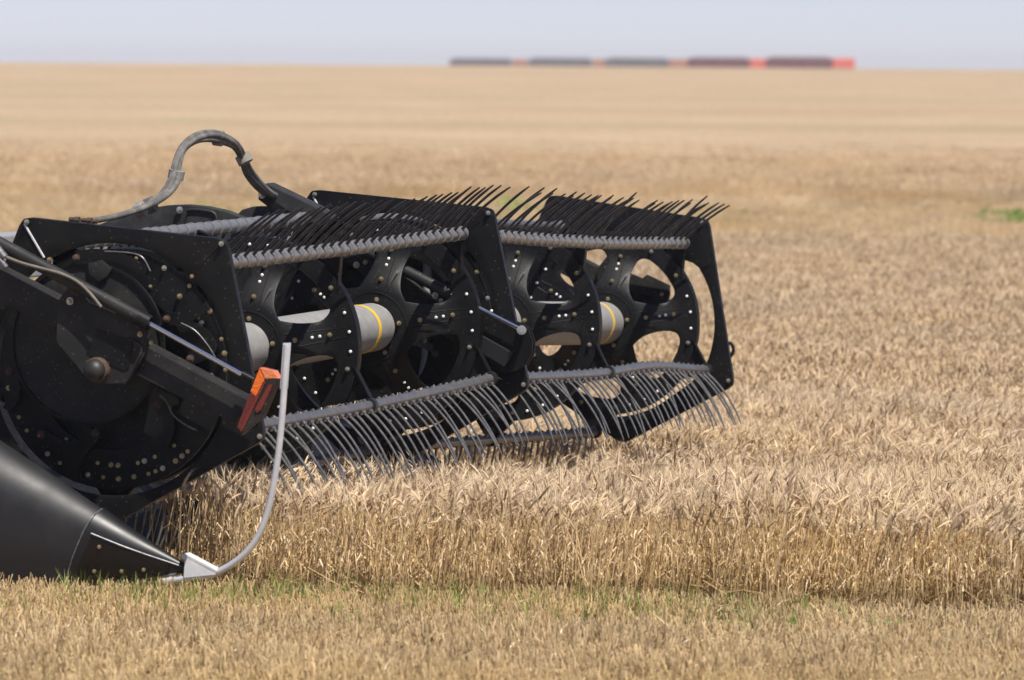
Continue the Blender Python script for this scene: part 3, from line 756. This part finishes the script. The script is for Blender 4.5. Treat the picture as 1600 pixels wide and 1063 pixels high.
SAG = {(0, 1): lambda a: (0, -.012 * math.sin(a / 3.3 * 3.14)), (1, 1): lambda a: (0, .030 * math.exp(-((a - 2.75) / .75) ** 2)), (0, 0): lambda a: (0, -.004 * math.sin(a)), (1, 0): lambda a: (0, -.015 * math.sin(a / 3.8 * 3.14))}
TDIR = {0: 40, 1: -58, 2: -112, 3: 60, 4: 235}
for s, L in ((0, 3.30), (1, 3.86)):
    for k in range(5):
        tb = BARANG - R_(72) * k
        sag = SAG.get((s, k), lambda a: (0, 0))
        ptsb = []
        a_ = .045
        while a_ < L + .01:
            du, dv = sag(a_); ptsb.append(Wp(s, a_, BR * math.cos(tb) + du, BR * math.sin(tb) + dv)); a_ += (L - .045) / 24
        mb = MB(); mb.tube(ptsb, .0205, 14)
        bar = mb.build('tine_bar', M['bar'], HD, smooth=True, auto=50)
        # end balls and disc clamps
        e = MB(); e.tube([ptsb[0] - FR[s][0] * .02, ptsb[0] - FR[s][0] * .01, ptsb[0] + FR[s][0] * .012], [.018, .027, .03], 12); e.build('end_cap', M['bar'], bar)
        for aa in DA[s]:
            du, dv = sag(aa); c0 = Wp(s, aa, BR * math.cos(tb) + du, BR * math.sin(tb) + dv)
            cl = MB(); cl.tube([c0 - FR[s][0] * .016, c0 + FR[s][0] * .016], .031, 14); cl.build('clamp', M['collar'] if k in (0, 3, 4) else M['tine_d'], bar)
        kind = 'c' if k in (0, 3, 4) else 'p'
        n = (31 if s == 0 else 34) + (4 if k == 1 else 0)
        pitch = (L - .12) / n
        for i in range(n):
            aa = .10 + pitch * (i + .3)
            if s == 1 and k == 4 and i > 7: continue
            if k == 3 and s == 1 and i > 14: continue
            du, dv = sag(aa); c0 = Wp(s, aa, BR * math.cos(tb) + du, BR * math.sin(tb) + dv)
            sp = 1.9 if kind == 'c' else 2.2
            wild = random.random() < (.05 if kind == 'c' else .09)
            ang = R_(TDIR[k] + random.gauss(0, sp) + (random.uniform(-12, 12) if wild else 0))
            q = rot_sec(s) @ Matrix.Rotation(ang, 3, 'Z').to_quaternion() @ Matrix.Rotation(R_(random.gauss(0, 1.2)), 3, 'Y').to_quaternion()
            o = place('tine', TM[kind][0], c0, bar, q)
            sc = random.uniform(.94, 1.06); o.scale = (sc if kind == 'p' else 1.0, 1, 1 if kind == 'p' else pitch / .0985)
            if kind == 'c': o.scale = (random.uniform(.98, 1.02),) * 2 + (pitch / .0985,)

# ================================================================== ARMS, CYLINDERS
def arm(s, a, off=None, full=True):
    """reel arm of the near end, outlined in its own plane, reused at the far end; off shifts it to another section"""
    S0, A0 = 0, -.16
    def q(x, y, aa=0.0):
        r, t = pol(S0, A0, x, y); return Wp(s, a + aa, r * math.cos(t), r * math.sin(t))
    A = FR[s][0]
    end = [q(398, 630), q(366, 662)] if full else []
    g = MB(); g.prism([q(-60, 389), (q(93, 468)), q(240, 546)] + end + [q(222, 592), q(95, 521), q(-60, 440)], A * .10)
    bm_ = g.build('reel_arm', M['dusty'], HD, bevel=.006, smooth=False)
    g = MB(); g.prism([q(x, y, -.03) for x, y in ((113, 445), (129, 453), (141, 472), (178, 487), (183, 490), (193, 482), (238, 503), (239, 522), (232, 551), (208, 589), (196, 599), (163, 600), (141, 592), (92, 534), (95, 470))], A * .026)
    br = g.build('arm_bracket', M['dusty'], HD, bevel=.003, smooth=False)
    # raised black plate paints the dark of the bracket hole; welded lip
    g = MB(); g.prism([q(x, y, -.034) for x, y in ((157, 514), (212, 531), (206, 575), (200, 578), (152, 560), (140, 549))], A * .006); g.build('recess_shade', M['black'], br, smooth=False)
    g = MB(); g.tube(spline([q(x, y, -.036) for x, y in ((206, 528), (222, 536), (226, 548), (218, 566), (206, 590), (199, 600))], 4), .005, 6); g.build('lip', M['dusty'], br)
    # pivot dome with rusty collar
    c0 = q(158, 577, -.03)
    g = MB(); g.tube([c0, c0 - A * .03, c0 - A * .034], [.047, .046, .042], 24); pv = g.build('pivot_collar', M['rust'], br)
    g = MB(); g.tube([c0 - A * .03, c0 - A * .052, c0 - A * .066, c0 - A * .074, c0 - A * .077], [.041, .039, .031, .017, .003], 24); g.build('pivot_dome', M['snoot'], br, auto=80)
    for x, y, kd in ((115, 470, 'b'), (224, 522, 'g'), (241, 535, 's')): 
        place('bolt', BM[kd], q(x, y, -.034), br, rot_sec(s))
    if not full: return
    # cylinder
    g = MB(); p0, p1 = q(-70, 338, -.06), q(238, 502, -.06)
    d = (p1 - p0).normalized()
    g.tube([p0, p1 - d * .03], .025, 20); cy = g.build('hydraulic_cylinder', M['dusty'], HD)
    g = MB(); g.tube([p1 - d * .035, p1 + d * .012], .030, 20); g.build('gland', M['black'], cy)
    g = MB(); p2 = q(394, 588, -.06); g.tube([p1, p2], .0095, 14); g.build('piston_rod', M['chrome'], cy)
    g = MB(); g.tube([p2 - d * .02, p2 + d * .03], .016, 12); g.build('rod_end', M['black'], cy)
    return bm_, br, cy
a1, br1, cy1 = arm(0, -.16)
arm(1, 4.12, full=False)
# thin brown hose clipped over the near cylinder
g = MB(); g.tube(spline([px(0, -.25, x, y) for x, y in ((-30, 388), (0, 398), (30, 410), (62, 419), (95, 428), (120, 440), (140, 458), (158, 480))], 6), .0062, 8); g.build('brown_hose', M['brownhose'], HD)
g = MB(); g.tube([px(0, -.25, -6, 385), px(0, -.25, 8, 402)], .013, 8); g.tube([px(0, -.25, -2, 402), px(0, -.25, 10, 418)], .010, 8); g.build('hose_fitting', M['bar'], HD)
# ---- centre arm between the reels
A = FR[0][0]; ca = 3.34
def cp_(x, y, aa=0.0): return px(0, ca + aa, x, y)
g = MB(); g.prism([cp_(470, 336), cp_(520, 350), cp_(705, 490), cp_(800, 545), cp_(792, 583), cp_(695, 527), cp_(500, 380), cp_(462, 352)], A * .07); ca_ = g.build('reel_arm', M['dusty'], HD, bevel=.006, smooth=False)
cpl = [(752, 488), (786, 498), (800, 502), (814, 505), (826, 516), (832, 534), (831, 552), (822, 570), (808, 580), (790, 583), (762, 572), (742, 556), (740, 520)]
g = MB(); g.prism([cp_(x, y, -.03) for x, y in cpl], A * .012); b_ = g.build('arm_bracket', M['black'], HD, bevel=.003, smooth=False)
g = MB(); g.prism([cp_(x + 4, y, .08) for x, y in cpl], A * .012); g.build('arm_bracket', M['black'], HD, bevel=.003, smooth=False)
g = MB(); g.prism([cp_(x, y, -.05) for x, y in ((738, 516), (801, 551), (788, 574), (738, 545))], A * .04); g.build('arm_cover', M['snoot'], b_, bevel=.004, smooth=False)
g = MB(); g.tube([cp_(700, 457, -.07), cp_(814, 515, -.07)], .0098, 14); cy2 = g.build('piston_rod', M['chrome'], HD)
g = MB(); g.tube([cp_(815, 516, -.09), cp_(815, 516, .10)], .020, 18); g.tube([cp_(815, 516, -.105), cp_(815, 516, -.09)], .013, 6); g.build('pivot_pin', M['bolt'], b_)
g = MB(); g.tube([cp_(560, 386, -.07), cp_(704, 459, -.07)], .024, 16); g.build('cylinder_barrel', M['dusty'], cy2)
# grey upright pipe and fittings seen through the disc windows
g = MB(); g.tube(spline([cp_(x, y, .09) for x, y in ((668, 405), (667, 470), (664, 530), (664, 560), (655, 590), (640, 610))], 5), .019, 14); pp = g.build('grey_pipe', M['silver'], HD)
g = MB(); g.tube([cp_(640, 455, .09), cp_(700, 490, .09)], .014, 12); g.tube([cp_(648, 535, .09), cp_(680, 545, .09)], .022, 12); g.build('pipe_clamp', M['bar'], pp)
for (pl, r) in (([(672, 440), (684, 462), (690, 490), (688, 520)], .010), ([(676, 430), (692, 450), (702, 480), (706, 520), (700, 560)], .008), ([(676, 548), (688, 558), (696, 580), (704, 600)], .006)):
    g = MB(); g.tube(spline([cp_(x, y, .12) for x, y in pl], 5), r, 8); g.build('hydraulic_hose', M['rubber'], HD)
for x, y, kd in ((680, 462, 'b'), (689, 470, 'z'), (694, 458, 'r'), (680, 553, 'r'), (557, 414, 'b'), (571, 410, 'g'), (745, 425, 'g'), (762, 466, 'z'), (768, 486, 'w')): place('bolt', BM[kd], cp_(x, y, -.01), ca_, rot_sec(0))
g = MB(); g.prism([cp_(x, y, .06) for x, y in ((690, 395), (735, 420), (742, 500), (720, 560), (690, 600), (676, 540), (684, 470))], A * .02); g.build('back_plate', M['black'], HD, smooth=False)

# ---- hose arch and its carrier
ha = 2.6
def hp(x, y, aa=0): return px(0, ha + aa, x, y)
car = MB(); car.prism([hp(x, y, .45) for x, y in ((416, 286), (500, 326), (520, 342), (505, 352), (470, 352), (404, 306), (406, 296))], A * .10); car = car.build('hose_carrier', M['cast'], HD, bevel=.006, smooth=False)
place('bolt', BM['b'], hp(410, 305, .43), car, rot_sec(0))
g = MB(); g.prism([hp(x, y, .44) for x, y in ((404, 300), (468, 340), (500, 352), (462, 356), (404, 312))], A * .02); g.build('side_lip', M['black'], car, smooth=False)
path = [(110, 352), (150, 345), (190, 336), (225, 323), (250, 305), (266, 280), (273, 252), (284, 228), (303, 212), (328, 206), (350, 211), (370, 223), (382, 243), (394, 268), (418, 296), (440, 310)]
for i, (ox, oy, oa) in enumerate(((1, 1, 0), (9.5, 9.5, .0), (5, 5, -.013), (6, 6, .014))):
    pts = []
    for k, (x, y) in enumerate(path):
        t = k / (len(path) - 1); cx = (x - 328, y - 300); ll = math.hypot(*cx)
        wv = 1.0 + .28 * math.sin(k * 1.3 + i * 2)
        pts.append(hp(x - cx[0] / ll * ox * wv, y - cx[1] / ll * oy * wv, -1.4 * (1 - t) + .5 * t + oa))
    g = MB(); g.tube(spline(pts, 6), (.0118, .0125, .0118, .009)[i], 10); g.build('hydraulic_hose', M['rubber'] if i != 3 else M['tine_d'], HD)  # last strand black behind the others, painting the dark gaps between hoses
for k, (x, y, dx, dy, m_) in enumerate(((230, 322, .92, -.40, 'rubber'), (271, 271, .20, -.98, 'hoseclip'), (342, 211, 1, .15, 'hoseclip'), (385, 245, .45, .9, 'hoseclip'), (214, 329, .93, -.35, 'hoseclip'))):
    t = {0: .26, 1: .37, 2: .66, 3: .80, 4: .22}[k]; cx = (x - 328, y - 300); ll = math.hypot(*cx)
    c0 = hp(x - cx[0] / ll * 5, y - cx[1] / ll * 5, -1.4 * (1 - t) + .5 * t); c1 = hp(x - cx[0] / ll * 5 + dx * 10, y - cx[1] / ll * 5 + dy * 10, -1.4 * (1 - t) + .5 * t)
    d = (c1 - c0).normalized(); g = MB(); g.tube([c0 - d * .02, c0 - d * .018, c0 + d * .018, c0 + d * .02], [.030, .033, .033, .030], 14); g.build('hose_sleeve', M[m_], HD)
g = MB()
for x, y, r in ((112, 343, .010), (121, 344, .014), (131, 344, .009), (140, 345, .013), (149, 346, .009)): g.tube([hp(x - 3.5, y, -1.45), hp(x + 3.5, y + .4, -1.45)], r, 8)
g.build('hose_coupling', M['rust'], HD)
# ---- rounded cast covers behind the near shield
def cover(pts, s, a, d, m_, bev=.004):
    g = MB(); g.prism([px(s, a, *p) for p in pts], FR[s][0] * d); return g.build('drive_cover', M[m_], HD, bevel=bev, smooth=False)
cv1 = cover([(150, 353), (175, 343), (205, 333), (235, 325), (262, 321), (290, 320), (320, 323), (352, 330), (380, 341), (402, 353), (420, 368), (420, 400), (150, 400)], 0, 3.0, .07, 'cast')
g = MB(); g.tube(spline([px(0, 2.995, x, y) for x, y in ((288, 358), (290, 335), (296, 328), (325, 330), (337, 337), (338, 358))], 3), .006, 6); g.build('cover_rib', M['dusty'], cv1)
g = MB(); g.prism([px(0, 2.98, x, y) for x, y in ((268, 336), (284, 332), (292, 334), (282, 362), (262, 362))], A * .02); g.build('cover_lug', M['dusty'], cv1, smooth=False)
place('bolt', BM['b'], px(0, 2.97, 281, 328), cv1, rot_sec(0)); place('bolt', BM['b'], px(0, 2.97, 267, 360), cv1, rot_sec(0))
cover([(364, 352), (368, 338), (378, 328), (395, 323), (415, 323), (432, 330), (446, 345), (446, 370), (364, 370)], 0, 3.1, .08, 'cast')
# ---- header back frame, deck and cutter bar
g = MB()
def slab(u0, u1, z0, z1, a0, a1, name, m_):
    A_, U_ = FR[0][0], FR[0][1]; Ah = Vector((A_.x, A_.y, 0)).normalized(); Uh = Vector((Ah.y, -Ah.x, 0)); c_ = Vector((C[0].x, C[0].y, 0))
    V = [c_ + Ah * a + Uh * u + Vector((0, 0, z)) for a in (a0, a1) for u in (u0, u1) for z in (z0, z1)]
    return obj(name, V, [[0, 1, 3, 2], [4, 6, 7, 5], [0, 4, 5, 1], [2, 3, 7, 6], [0, 2, 6, 4], [1, 5, 7, 3]], M[m_], HD, bevel=.008)
slab(-1.32, -1.22, .05, 1.02, -.1, 6.4, 'back_sheet', 'black')
slab(-1.30, -1.12, 1.06, 1.24, -.1, 6.4, 'back_beam', 'silver')
def sloped(u0, z0, u1, z1, th, a0, a1, name, m_):
    A_ = FR[0][0]; Ah = Vector((A_.x, A_.y, 0)).normalized(); Uh = Vector((Ah.y, -Ah.x, 0)); c_ = Vector((C[0].x, C[0].y, 0))
    g = MB(); g.prism([c_ + Ah * a0 + Uh * u0 + Vector((0, 0, z0)), c_ + Ah * a0 + Uh * u1 + Vector((0, 0, z1)), c_ + Ah * a0 + Uh * u1 + Vector((0, 0, z1 - th)), c_ + Ah * a0 + Uh * u0 + Vector((0, 0, z0 - th))], Ah * (a1 - a0))
    return g.build(name, M[m_], HD, smooth=False)
sloped(-.22, .06, -1.2, .62, .06, .05, 5.3, 'draper_deck', 'black')
slab(-.45, -.25, -.04, .02, .0, 6.4, 'cutter_bar', 'dusty')
slab(-1.2, -.35, -.02, .45, 3.28, 3.40, 'deck_divider', 'black')
# bearing hook on the far shield
g = MB(); g.tube(spline([px(1, 4.0, x, y) for x, y in ((1138, 562), (1146, 548), (1142, 536), (1136, 540))], 4), .008, 8); g.build('hook', M['black'], HD)

# straw caught on the lower tine bars and lying on the cutter bar
cpx = Crop()
for k in range(150):
    s_ = random.choice((0, 0, 1)); aa = random.uniform(.1, 3.4); tb = BARANG - R_(144) if k % 3 else BARANG - R_(72)
    p = Wp(s_, aa, BR * math.cos(tb), BR * math.sin(tb)) + Vector((0, 0, .018)); a = random.uniform(0, 6.28); l = random.uniform(.03, .09)
    o = Vector((math.cos(a), math.sin(a) * .6, 0)); dn = Vector((0, 0, -random.uniform(.2, 1.0) * l))
    cpx.blade([p - o * l * .5 + dn, p, p + o * l * .6 + dn * .8], .0016, jit(LEAF, .2), Vector((-o.y, o.x, .3)).normalized())
me = cpx.mesh('snagged_straw', M['crop']); so_ = bpy.data.objects.new('snagged_straw', me); COL.objects.link(so_)
tag(so_, 'loose straw snagged on the lower tine bars', kind='stuff')

# ================================================================== CROP DIVIDER
da = -.50
def dp(x, y, aa=0): return px(0, da + aa, x, y)
def top_y(x): return np.interp(x, [-140, 0, 80, 160, 230, 292], [598, 690, 742, 797, 846, 886])
def bot_y(x): return np.interp(x, [-140, 0, 110, 200, 292], [892, 901, 908, 906, 893])
def snoot(x0, x1, name, m_, grow=0.0, n=18):
    """wide rounded ridge on top, flat side towards the camera, narrowing to the tip"""
    K = 12; hp_ = [k / 6 * .62 for k in range(7)] + [.62 + .38 * math.sin(math.pi / 2 * k / 9) for k in range(1, 10)]
    V = []; cnt = 2 * len(hp_) - 1
    for i in range(n + 1):
        t = i / n; ring = []
        def pt(h, side):
            lean = 46 * (h - .5)
            x = x0 + (x1 - x0) * t + lean * (t if name == 'divider_body' else 1 - t)
            x = min(x, 292); ty, by = top_y(x) - grow, bot_y(x) + grow * .4
            p = dp(x, by + (ty - by) * h)
            hm = (by - ty) * .00232
            w = .30 * hm * (1 if h <= .62 else math.sqrt(max(0, 1 - ((h - .62) / .38) ** 2))) * (.82 + .18 * min(1, h / .3)) + grow * .0012
            return p + FR[0][0] * (w * side)
        V += [pt(h, -1) for h in hp_] + [pt(h, 1) for h in hp_[::-1][1:]]
    Fc = [[i * cnt + k, i * cnt + (k + 1) % cnt, (i + 1) * cnt + (k + 1) % cnt, (i + 1) * cnt + k] for i in range(n) for k in range(cnt)]
    Fc += [list(range(cnt))[::-1], [n * cnt + k for k in range(cnt)]]
    return obj(name, V, Fc, M[m_], HD, smooth=True, auto=50)
snoot(-140, 140, 'divider_body', 'snoot')
nose = snoot(137, 291, 'divider_nose', 'nose', 3.0)
def side_pt(x, h, out=.006):
    """a point on the camera side of the nose"""
    ty, by = top_y(x) - 3, bot_y(x) + 1.2; hm = (by - ty) * .00232
    w = .30 * hm * (1 if h <= .62 else math.sqrt(max(0, 1 - ((h - .62) / .38) ** 2))) * (.82 + .18 * min(1, h / .3)) + .0036
    return dp(x, by + (ty - by) * h) - FR[0][0] * (w + out)
g = MB(); g.tube([side_pt(138 + 46 * (h - .5), h, .006) for h in [k / 14 for k in range(15)]], .0028, 6); g.build('seam_edge', M['tine_s'], nose)
g = MB(); NH, NX = 7, 12; V = []
for i in range(NX + 1):
    for j in range(NH + 1):
        h = .10 + .50 * j / NH; x = 150 + 46 * (h - .5) * (1 - i / NX) + (268 - 150) * i / NX; V.append(side_pt(x, h, .006))
for i in range(NX + 1):
    for j in range(NH + 1):
        h = .10 + .50 * j / NH; x = 150 + 46 * (h - .5) * (1 - i / NX) + (268 - 150) * i / NX; V.append(side_pt(x, h, -.004))
K2 = (NX + 1) * (NH + 1); FF = []
for i in range(NX):
    for j in range(NH):
        a_ = i * (NH + 1) + j; q4 = [a_, a_ + 1, a_ + NH + 2, a_ + NH + 1]; FF += [q4, [k + K2 for k in q4[::-1]]]
bd = [j for j in range(NH + 1)] + [i * (NH + 1) + NH for i in range(1, NX + 1)] + [NX * (NH + 1) + j for j in range(NH - 1, -1, -1)] + [i * (NH + 1) for i in range(NX - 1, 0, -1)]
FF += [[bd[k], bd[(k + 1) % len(bd)], bd[(k + 1) % len(bd)] + K2, bd[k] + K2] for k in range(len(bd))]
g.add(V, FF); g.build('side_panel', M['panel'], nose, smooth=True, auto=40)
g = MB(); g.tube([side_pt(150 + 46 * (.62 - .5) * (1 - t) + 136 * t, .66, .004) for t in [k / 10 for k in range(11)]], .0035, 6); g.build('ridge_highlight', M['bar'], nose)  # grey tube paints a bright highlight line along the nose ridge
for x, h in ((160, .16), (200, .2), (232, .24), (168, .52)): place('bolt', BM['s'], side_pt(x, h, .007), nose, rot_sec(0))
g = MB(); g.tube([dp(x, bot_y(x) + 2, -.02) for x in range(112, 292, 12)], .005, 6); g.build('wear_strip', M['bar'], nose)
g = MB(); g.prism([dp(x, y, -.15 * (1 - .4 * (x - 110) / 80)) for x, y in ((122, 903), (150, 872), (186, 898), (182, 905))], A * .004); g.build('tan_reflection', M['rust'], nose, smooth=False)  # tan reflection of the ground painted as a plate, deleted again below
bpy.data.objects.remove(bpy.data.objects['tan_reflection'])
# curved rod and its bracket
rod_px = [(254, 909, 0), (290, 904, 0), (329, 898, 0), (348, 890, 0), (366, 879, 0), (386, 862, 0), (402, 840, 0), (414, 812, 0), (423, 780, 0), (431, 735, 0), (437, 690, 0), (443, 620, 0), (448, 539, 0)]
g = MB(); g.tube(spline([dp(x, y, -.03) for x, y, _ in rod_px], 5), .0122, 14); rod = g.build('divider_rod', M['alum'], HD)
g = MB(); g.box(dp(446, 572, -.03), (dp(448, 538, -.03) - dp(443, 610, -.03)) / 2, FR[0][1] * .014, A * .006); g.build('flattened_end', M['alum'], rod, bevel=.002)
g = MB(); g.prism([dp(x, y, -.045) for x, y in ((289, 868), (338, 894), (336, 898), (287, 903))], A * .006); bk = g.build('rod_bracket', M['white'], HD, smooth=False)
g = MB(); g.prism([dp(x, y, -.045) for x, y in ((286, 869), (289, 865), (340, 892), (337, 896))], A * .05); g.build('bracket_top', M['white'], bk, smooth=False)
g = MB(); g.tube([dp(288, 870, -.06), dp(288, 870, .03)], .011, 10); g.build('bracket_pin', M['bar'], bk)
# ================================================================== MARKER LIGHT on the arm end
ma = -.22
def lp_(x, y, aa=0): return px(0, ma + aa, x, y)
g = MB(); g.prism([lp_(x, y, .0) for x, y in ((434, 594), (425, 616), (402, 668), (378, 680), (374, 676), (388, 640), (420, 590))], A * .012); ml = g.build('marker_plate', M['dusty'], HD, smooth=False)
g = MB(); g.prism([lp_(x, y, -.05) for x, y in ((405.5, 575), (414, 592), (402, 622), (391, 612))], A * .04); g.build('amber_lens', M['amber'], ml, bevel=.002, smooth=False)
g = MB(); g.prism([lp_(x, y, -.052) for x, y in ((406, 574.5), (428, 580), (435, 592), (414, 592))], A * .045); g.build('top_lens', M['amber_top'], ml, bevel=.002, smooth=False)
g = MB(); g.prism([lp_(x, y, -.05) for x, y in ((391, 612.5), (402, 622.5), (380, 664), (376, 674), (370, 668))], A * .04); g.build('red_lens', M['red'], ml, bevel=.002, smooth=False)
g = MB(); g.prism([lp_(x, y, -.06) for x, y in ((414, 593), (434, 593.5), (410, 650), (376, 681), (376, 674.5))], A * .05); hs = g.build('lens_housing', M['dusty'], ml, bevel=.002, smooth=False)
g = MB(); g.prism([lp_(x, y, -.066) for x, y in ((420, 600), (427, 601), (408, 641), (400, 646), (398, 640))], A * .008); g.build('side_lens', M['brick'], hs, bevel=.002, smooth=False)
g = MB(); g.prism([lp_(x, y, -.066) for x, y in ((411, 596), (415, 598), (380, 672), (376, 676), (376, 668))], A * .008); g.build('lens_rim', M['brick'], hs, bevel=.0015, smooth=False)

# ================================================================== DISTANT TRUCKS beyond the crest
M['truck_red'] = worn('red_truck_paint', (.60, .12, .085), (.60, .2, .14), .5, scale=1.5)
M['truck_hazed'] = worn('haze_dulled_truck_paint', (.34, .16, .11), (.40, .22, .16), .6, scale=1.5)  # farther cabs duller: distance haze put into the paint colour
M['truck_dark'] = worn('hazed_dark_truck_box', (.12, .115, .13), (.17, .16, .17), .7, scale=1.5)  # box colour lightened to paint in the distance haze
M['truck_wine'] = worn('wine_truck_box', (.13, .055, .065), (.18, .09, .09), .7, scale=1.5)
M['glass'] = mat('cab_glass', (.03, .035, .04), .1); M['tyre'] = mat('tyre_rubber', (.02, .02, .02), .9)
def far(x, y, dist):
    d = fw * F + rt * (x - 800) + upv * (531.5 - y); return Vector((0, 0, EYE)) + d * (dist / d.y)
trucks = [((707, 800), (800, 825), 672, 93.5, 'truck_dark', 'leftmost distant truck with a dark box and the faintest red cab'),
          ((830, 924), (925, 946), 660, 93, 'truck_dark', 'second distant truck from the left, dark box and dull red cab'),
          ((950, 1044), (1045, 1074), 648, 93, 'truck_dark', 'middle distant truck of the five, dark grey box and narrow red cab'),
          ((1079, 1170), (1171, 1198), 634, 92.5, 'truck_wine', 'fourth distant truck from the left with brighter red cab'),
          ((1202, 1299), (1300, 1335), 620, 92, 'truck_wine', 'rightmost distant truck with wine dark box and brightest red cab')]
def bx(x0, x1, y0, y1, z0, z1, name, m_, parent, bev=.03):
    V = [(x, y, z) for x in (x0, x1) for y in (y0, y1) for z in (z0, z1)]
    return obj(name, V, [[0, 1, 3, 2], [4, 6, 7, 5], [0, 4, 5, 1], [2, 3, 7, 6], [0, 2, 6, 4], [1, 5, 7, 3]], M[m_], parent, bevel=bev)
for (b0, b1), (c0, c1), D, yt, mm, lab in trucks:
    g0 = terrain(D); pb0, pb1, pc1 = far(b0, yt, D), far(b1, yt, D), far(c1, yt - .5, D); top = pb1.z
    roo = empty('grain_truck', (pb0.x + 4, D, g0)); tag(roo, lab, 'truck', 'trucks lined up beyond the crest')
    bx(pb0.x - .30, pb1.x - .02, D - 1.2, D + 1.2, g0 + 1.25, top, 'cargo_box', mm, roo)
    for i in range(6):
        xx = pb0.x + (pb1.x - pb0.x) * (i + .5) / 6; bx(xx - .06, xx + .06, D - 1.26, D - 1.2, g0 + 1.25, top - .05, 'box_stake', mm, roo, .01)
    bx(pb0.x + .3, pc1.x - .2, D - .5, D + .5, g0 + .8, g0 + 1.15, 'chassis', 'tyre', roo)
    bx(pb1.x + .05, pc1.x, D - 1.15, D + 1.15, g0 + .8, pc1.z, 'cab', 'truck_red' if D < 640 else 'truck_hazed', roo, .12)
    g = MB(); g.prism([Vector((pb0.x + .1, D - 1.1, top)), Vector((pb0.x + .1, D - .5, top + .16)), Vector((pb0.x + .1, D + .5, top + .16)), Vector((pb0.x + .1, D + 1.1, top))], Vector((pb1.x - pb0.x - .3, 0, 0))); g.build('tarpaulin', M[mm], roo, smooth=False)
    bx(pb1.x + .5, pc1.x - .3, D - 1.17, D - 1.15, pc1.z - 1.55, pc1.z - .95, 'window', 'glass', roo, .005)
    for xx in (pb0.x + 1.2, pb0.x + 2.4, pc1.x - 1.1):
        for sgn in (-1, 1):
            g = MB(); g.tube([(xx, D + sgn * 1.15, g0 + .5), (xx, D + sgn * .85, g0 + .5)], .5, 20); g.build('wheel', M['tyre'], roo)

# ================================================================== HAZE
hz = bpy.data.materials.new('haze_air'); hz.use_nodes = True; hz.node_tree.nodes.clear()
pv = hz.node_tree.nodes.new('ShaderNodeVolumePrincipled'); pv.inputs['Color'].default_value = (.93, .94, 1.0, 1); pv.inputs['Density'].default_value = .0003
ho = hz.node_tree.nodes.new('ShaderNodeOutputMaterial'); hz.node_tree.links.new(pv.outputs[0], ho.inputs['Volume'])
V = [(x, y, z) for x in (-960, 960) for y in (-60, 2260) for z in (-3, 6)]
tag(obj('haze', V, [[0, 1, 3, 2], [4, 6, 7, 5], [0, 4, 5, 1], [2, 3, 7, 6], [0, 2, 6, 4], [1, 5, 7, 3]], hz), 'thin pale air haze over the whole field', kind='stuff')
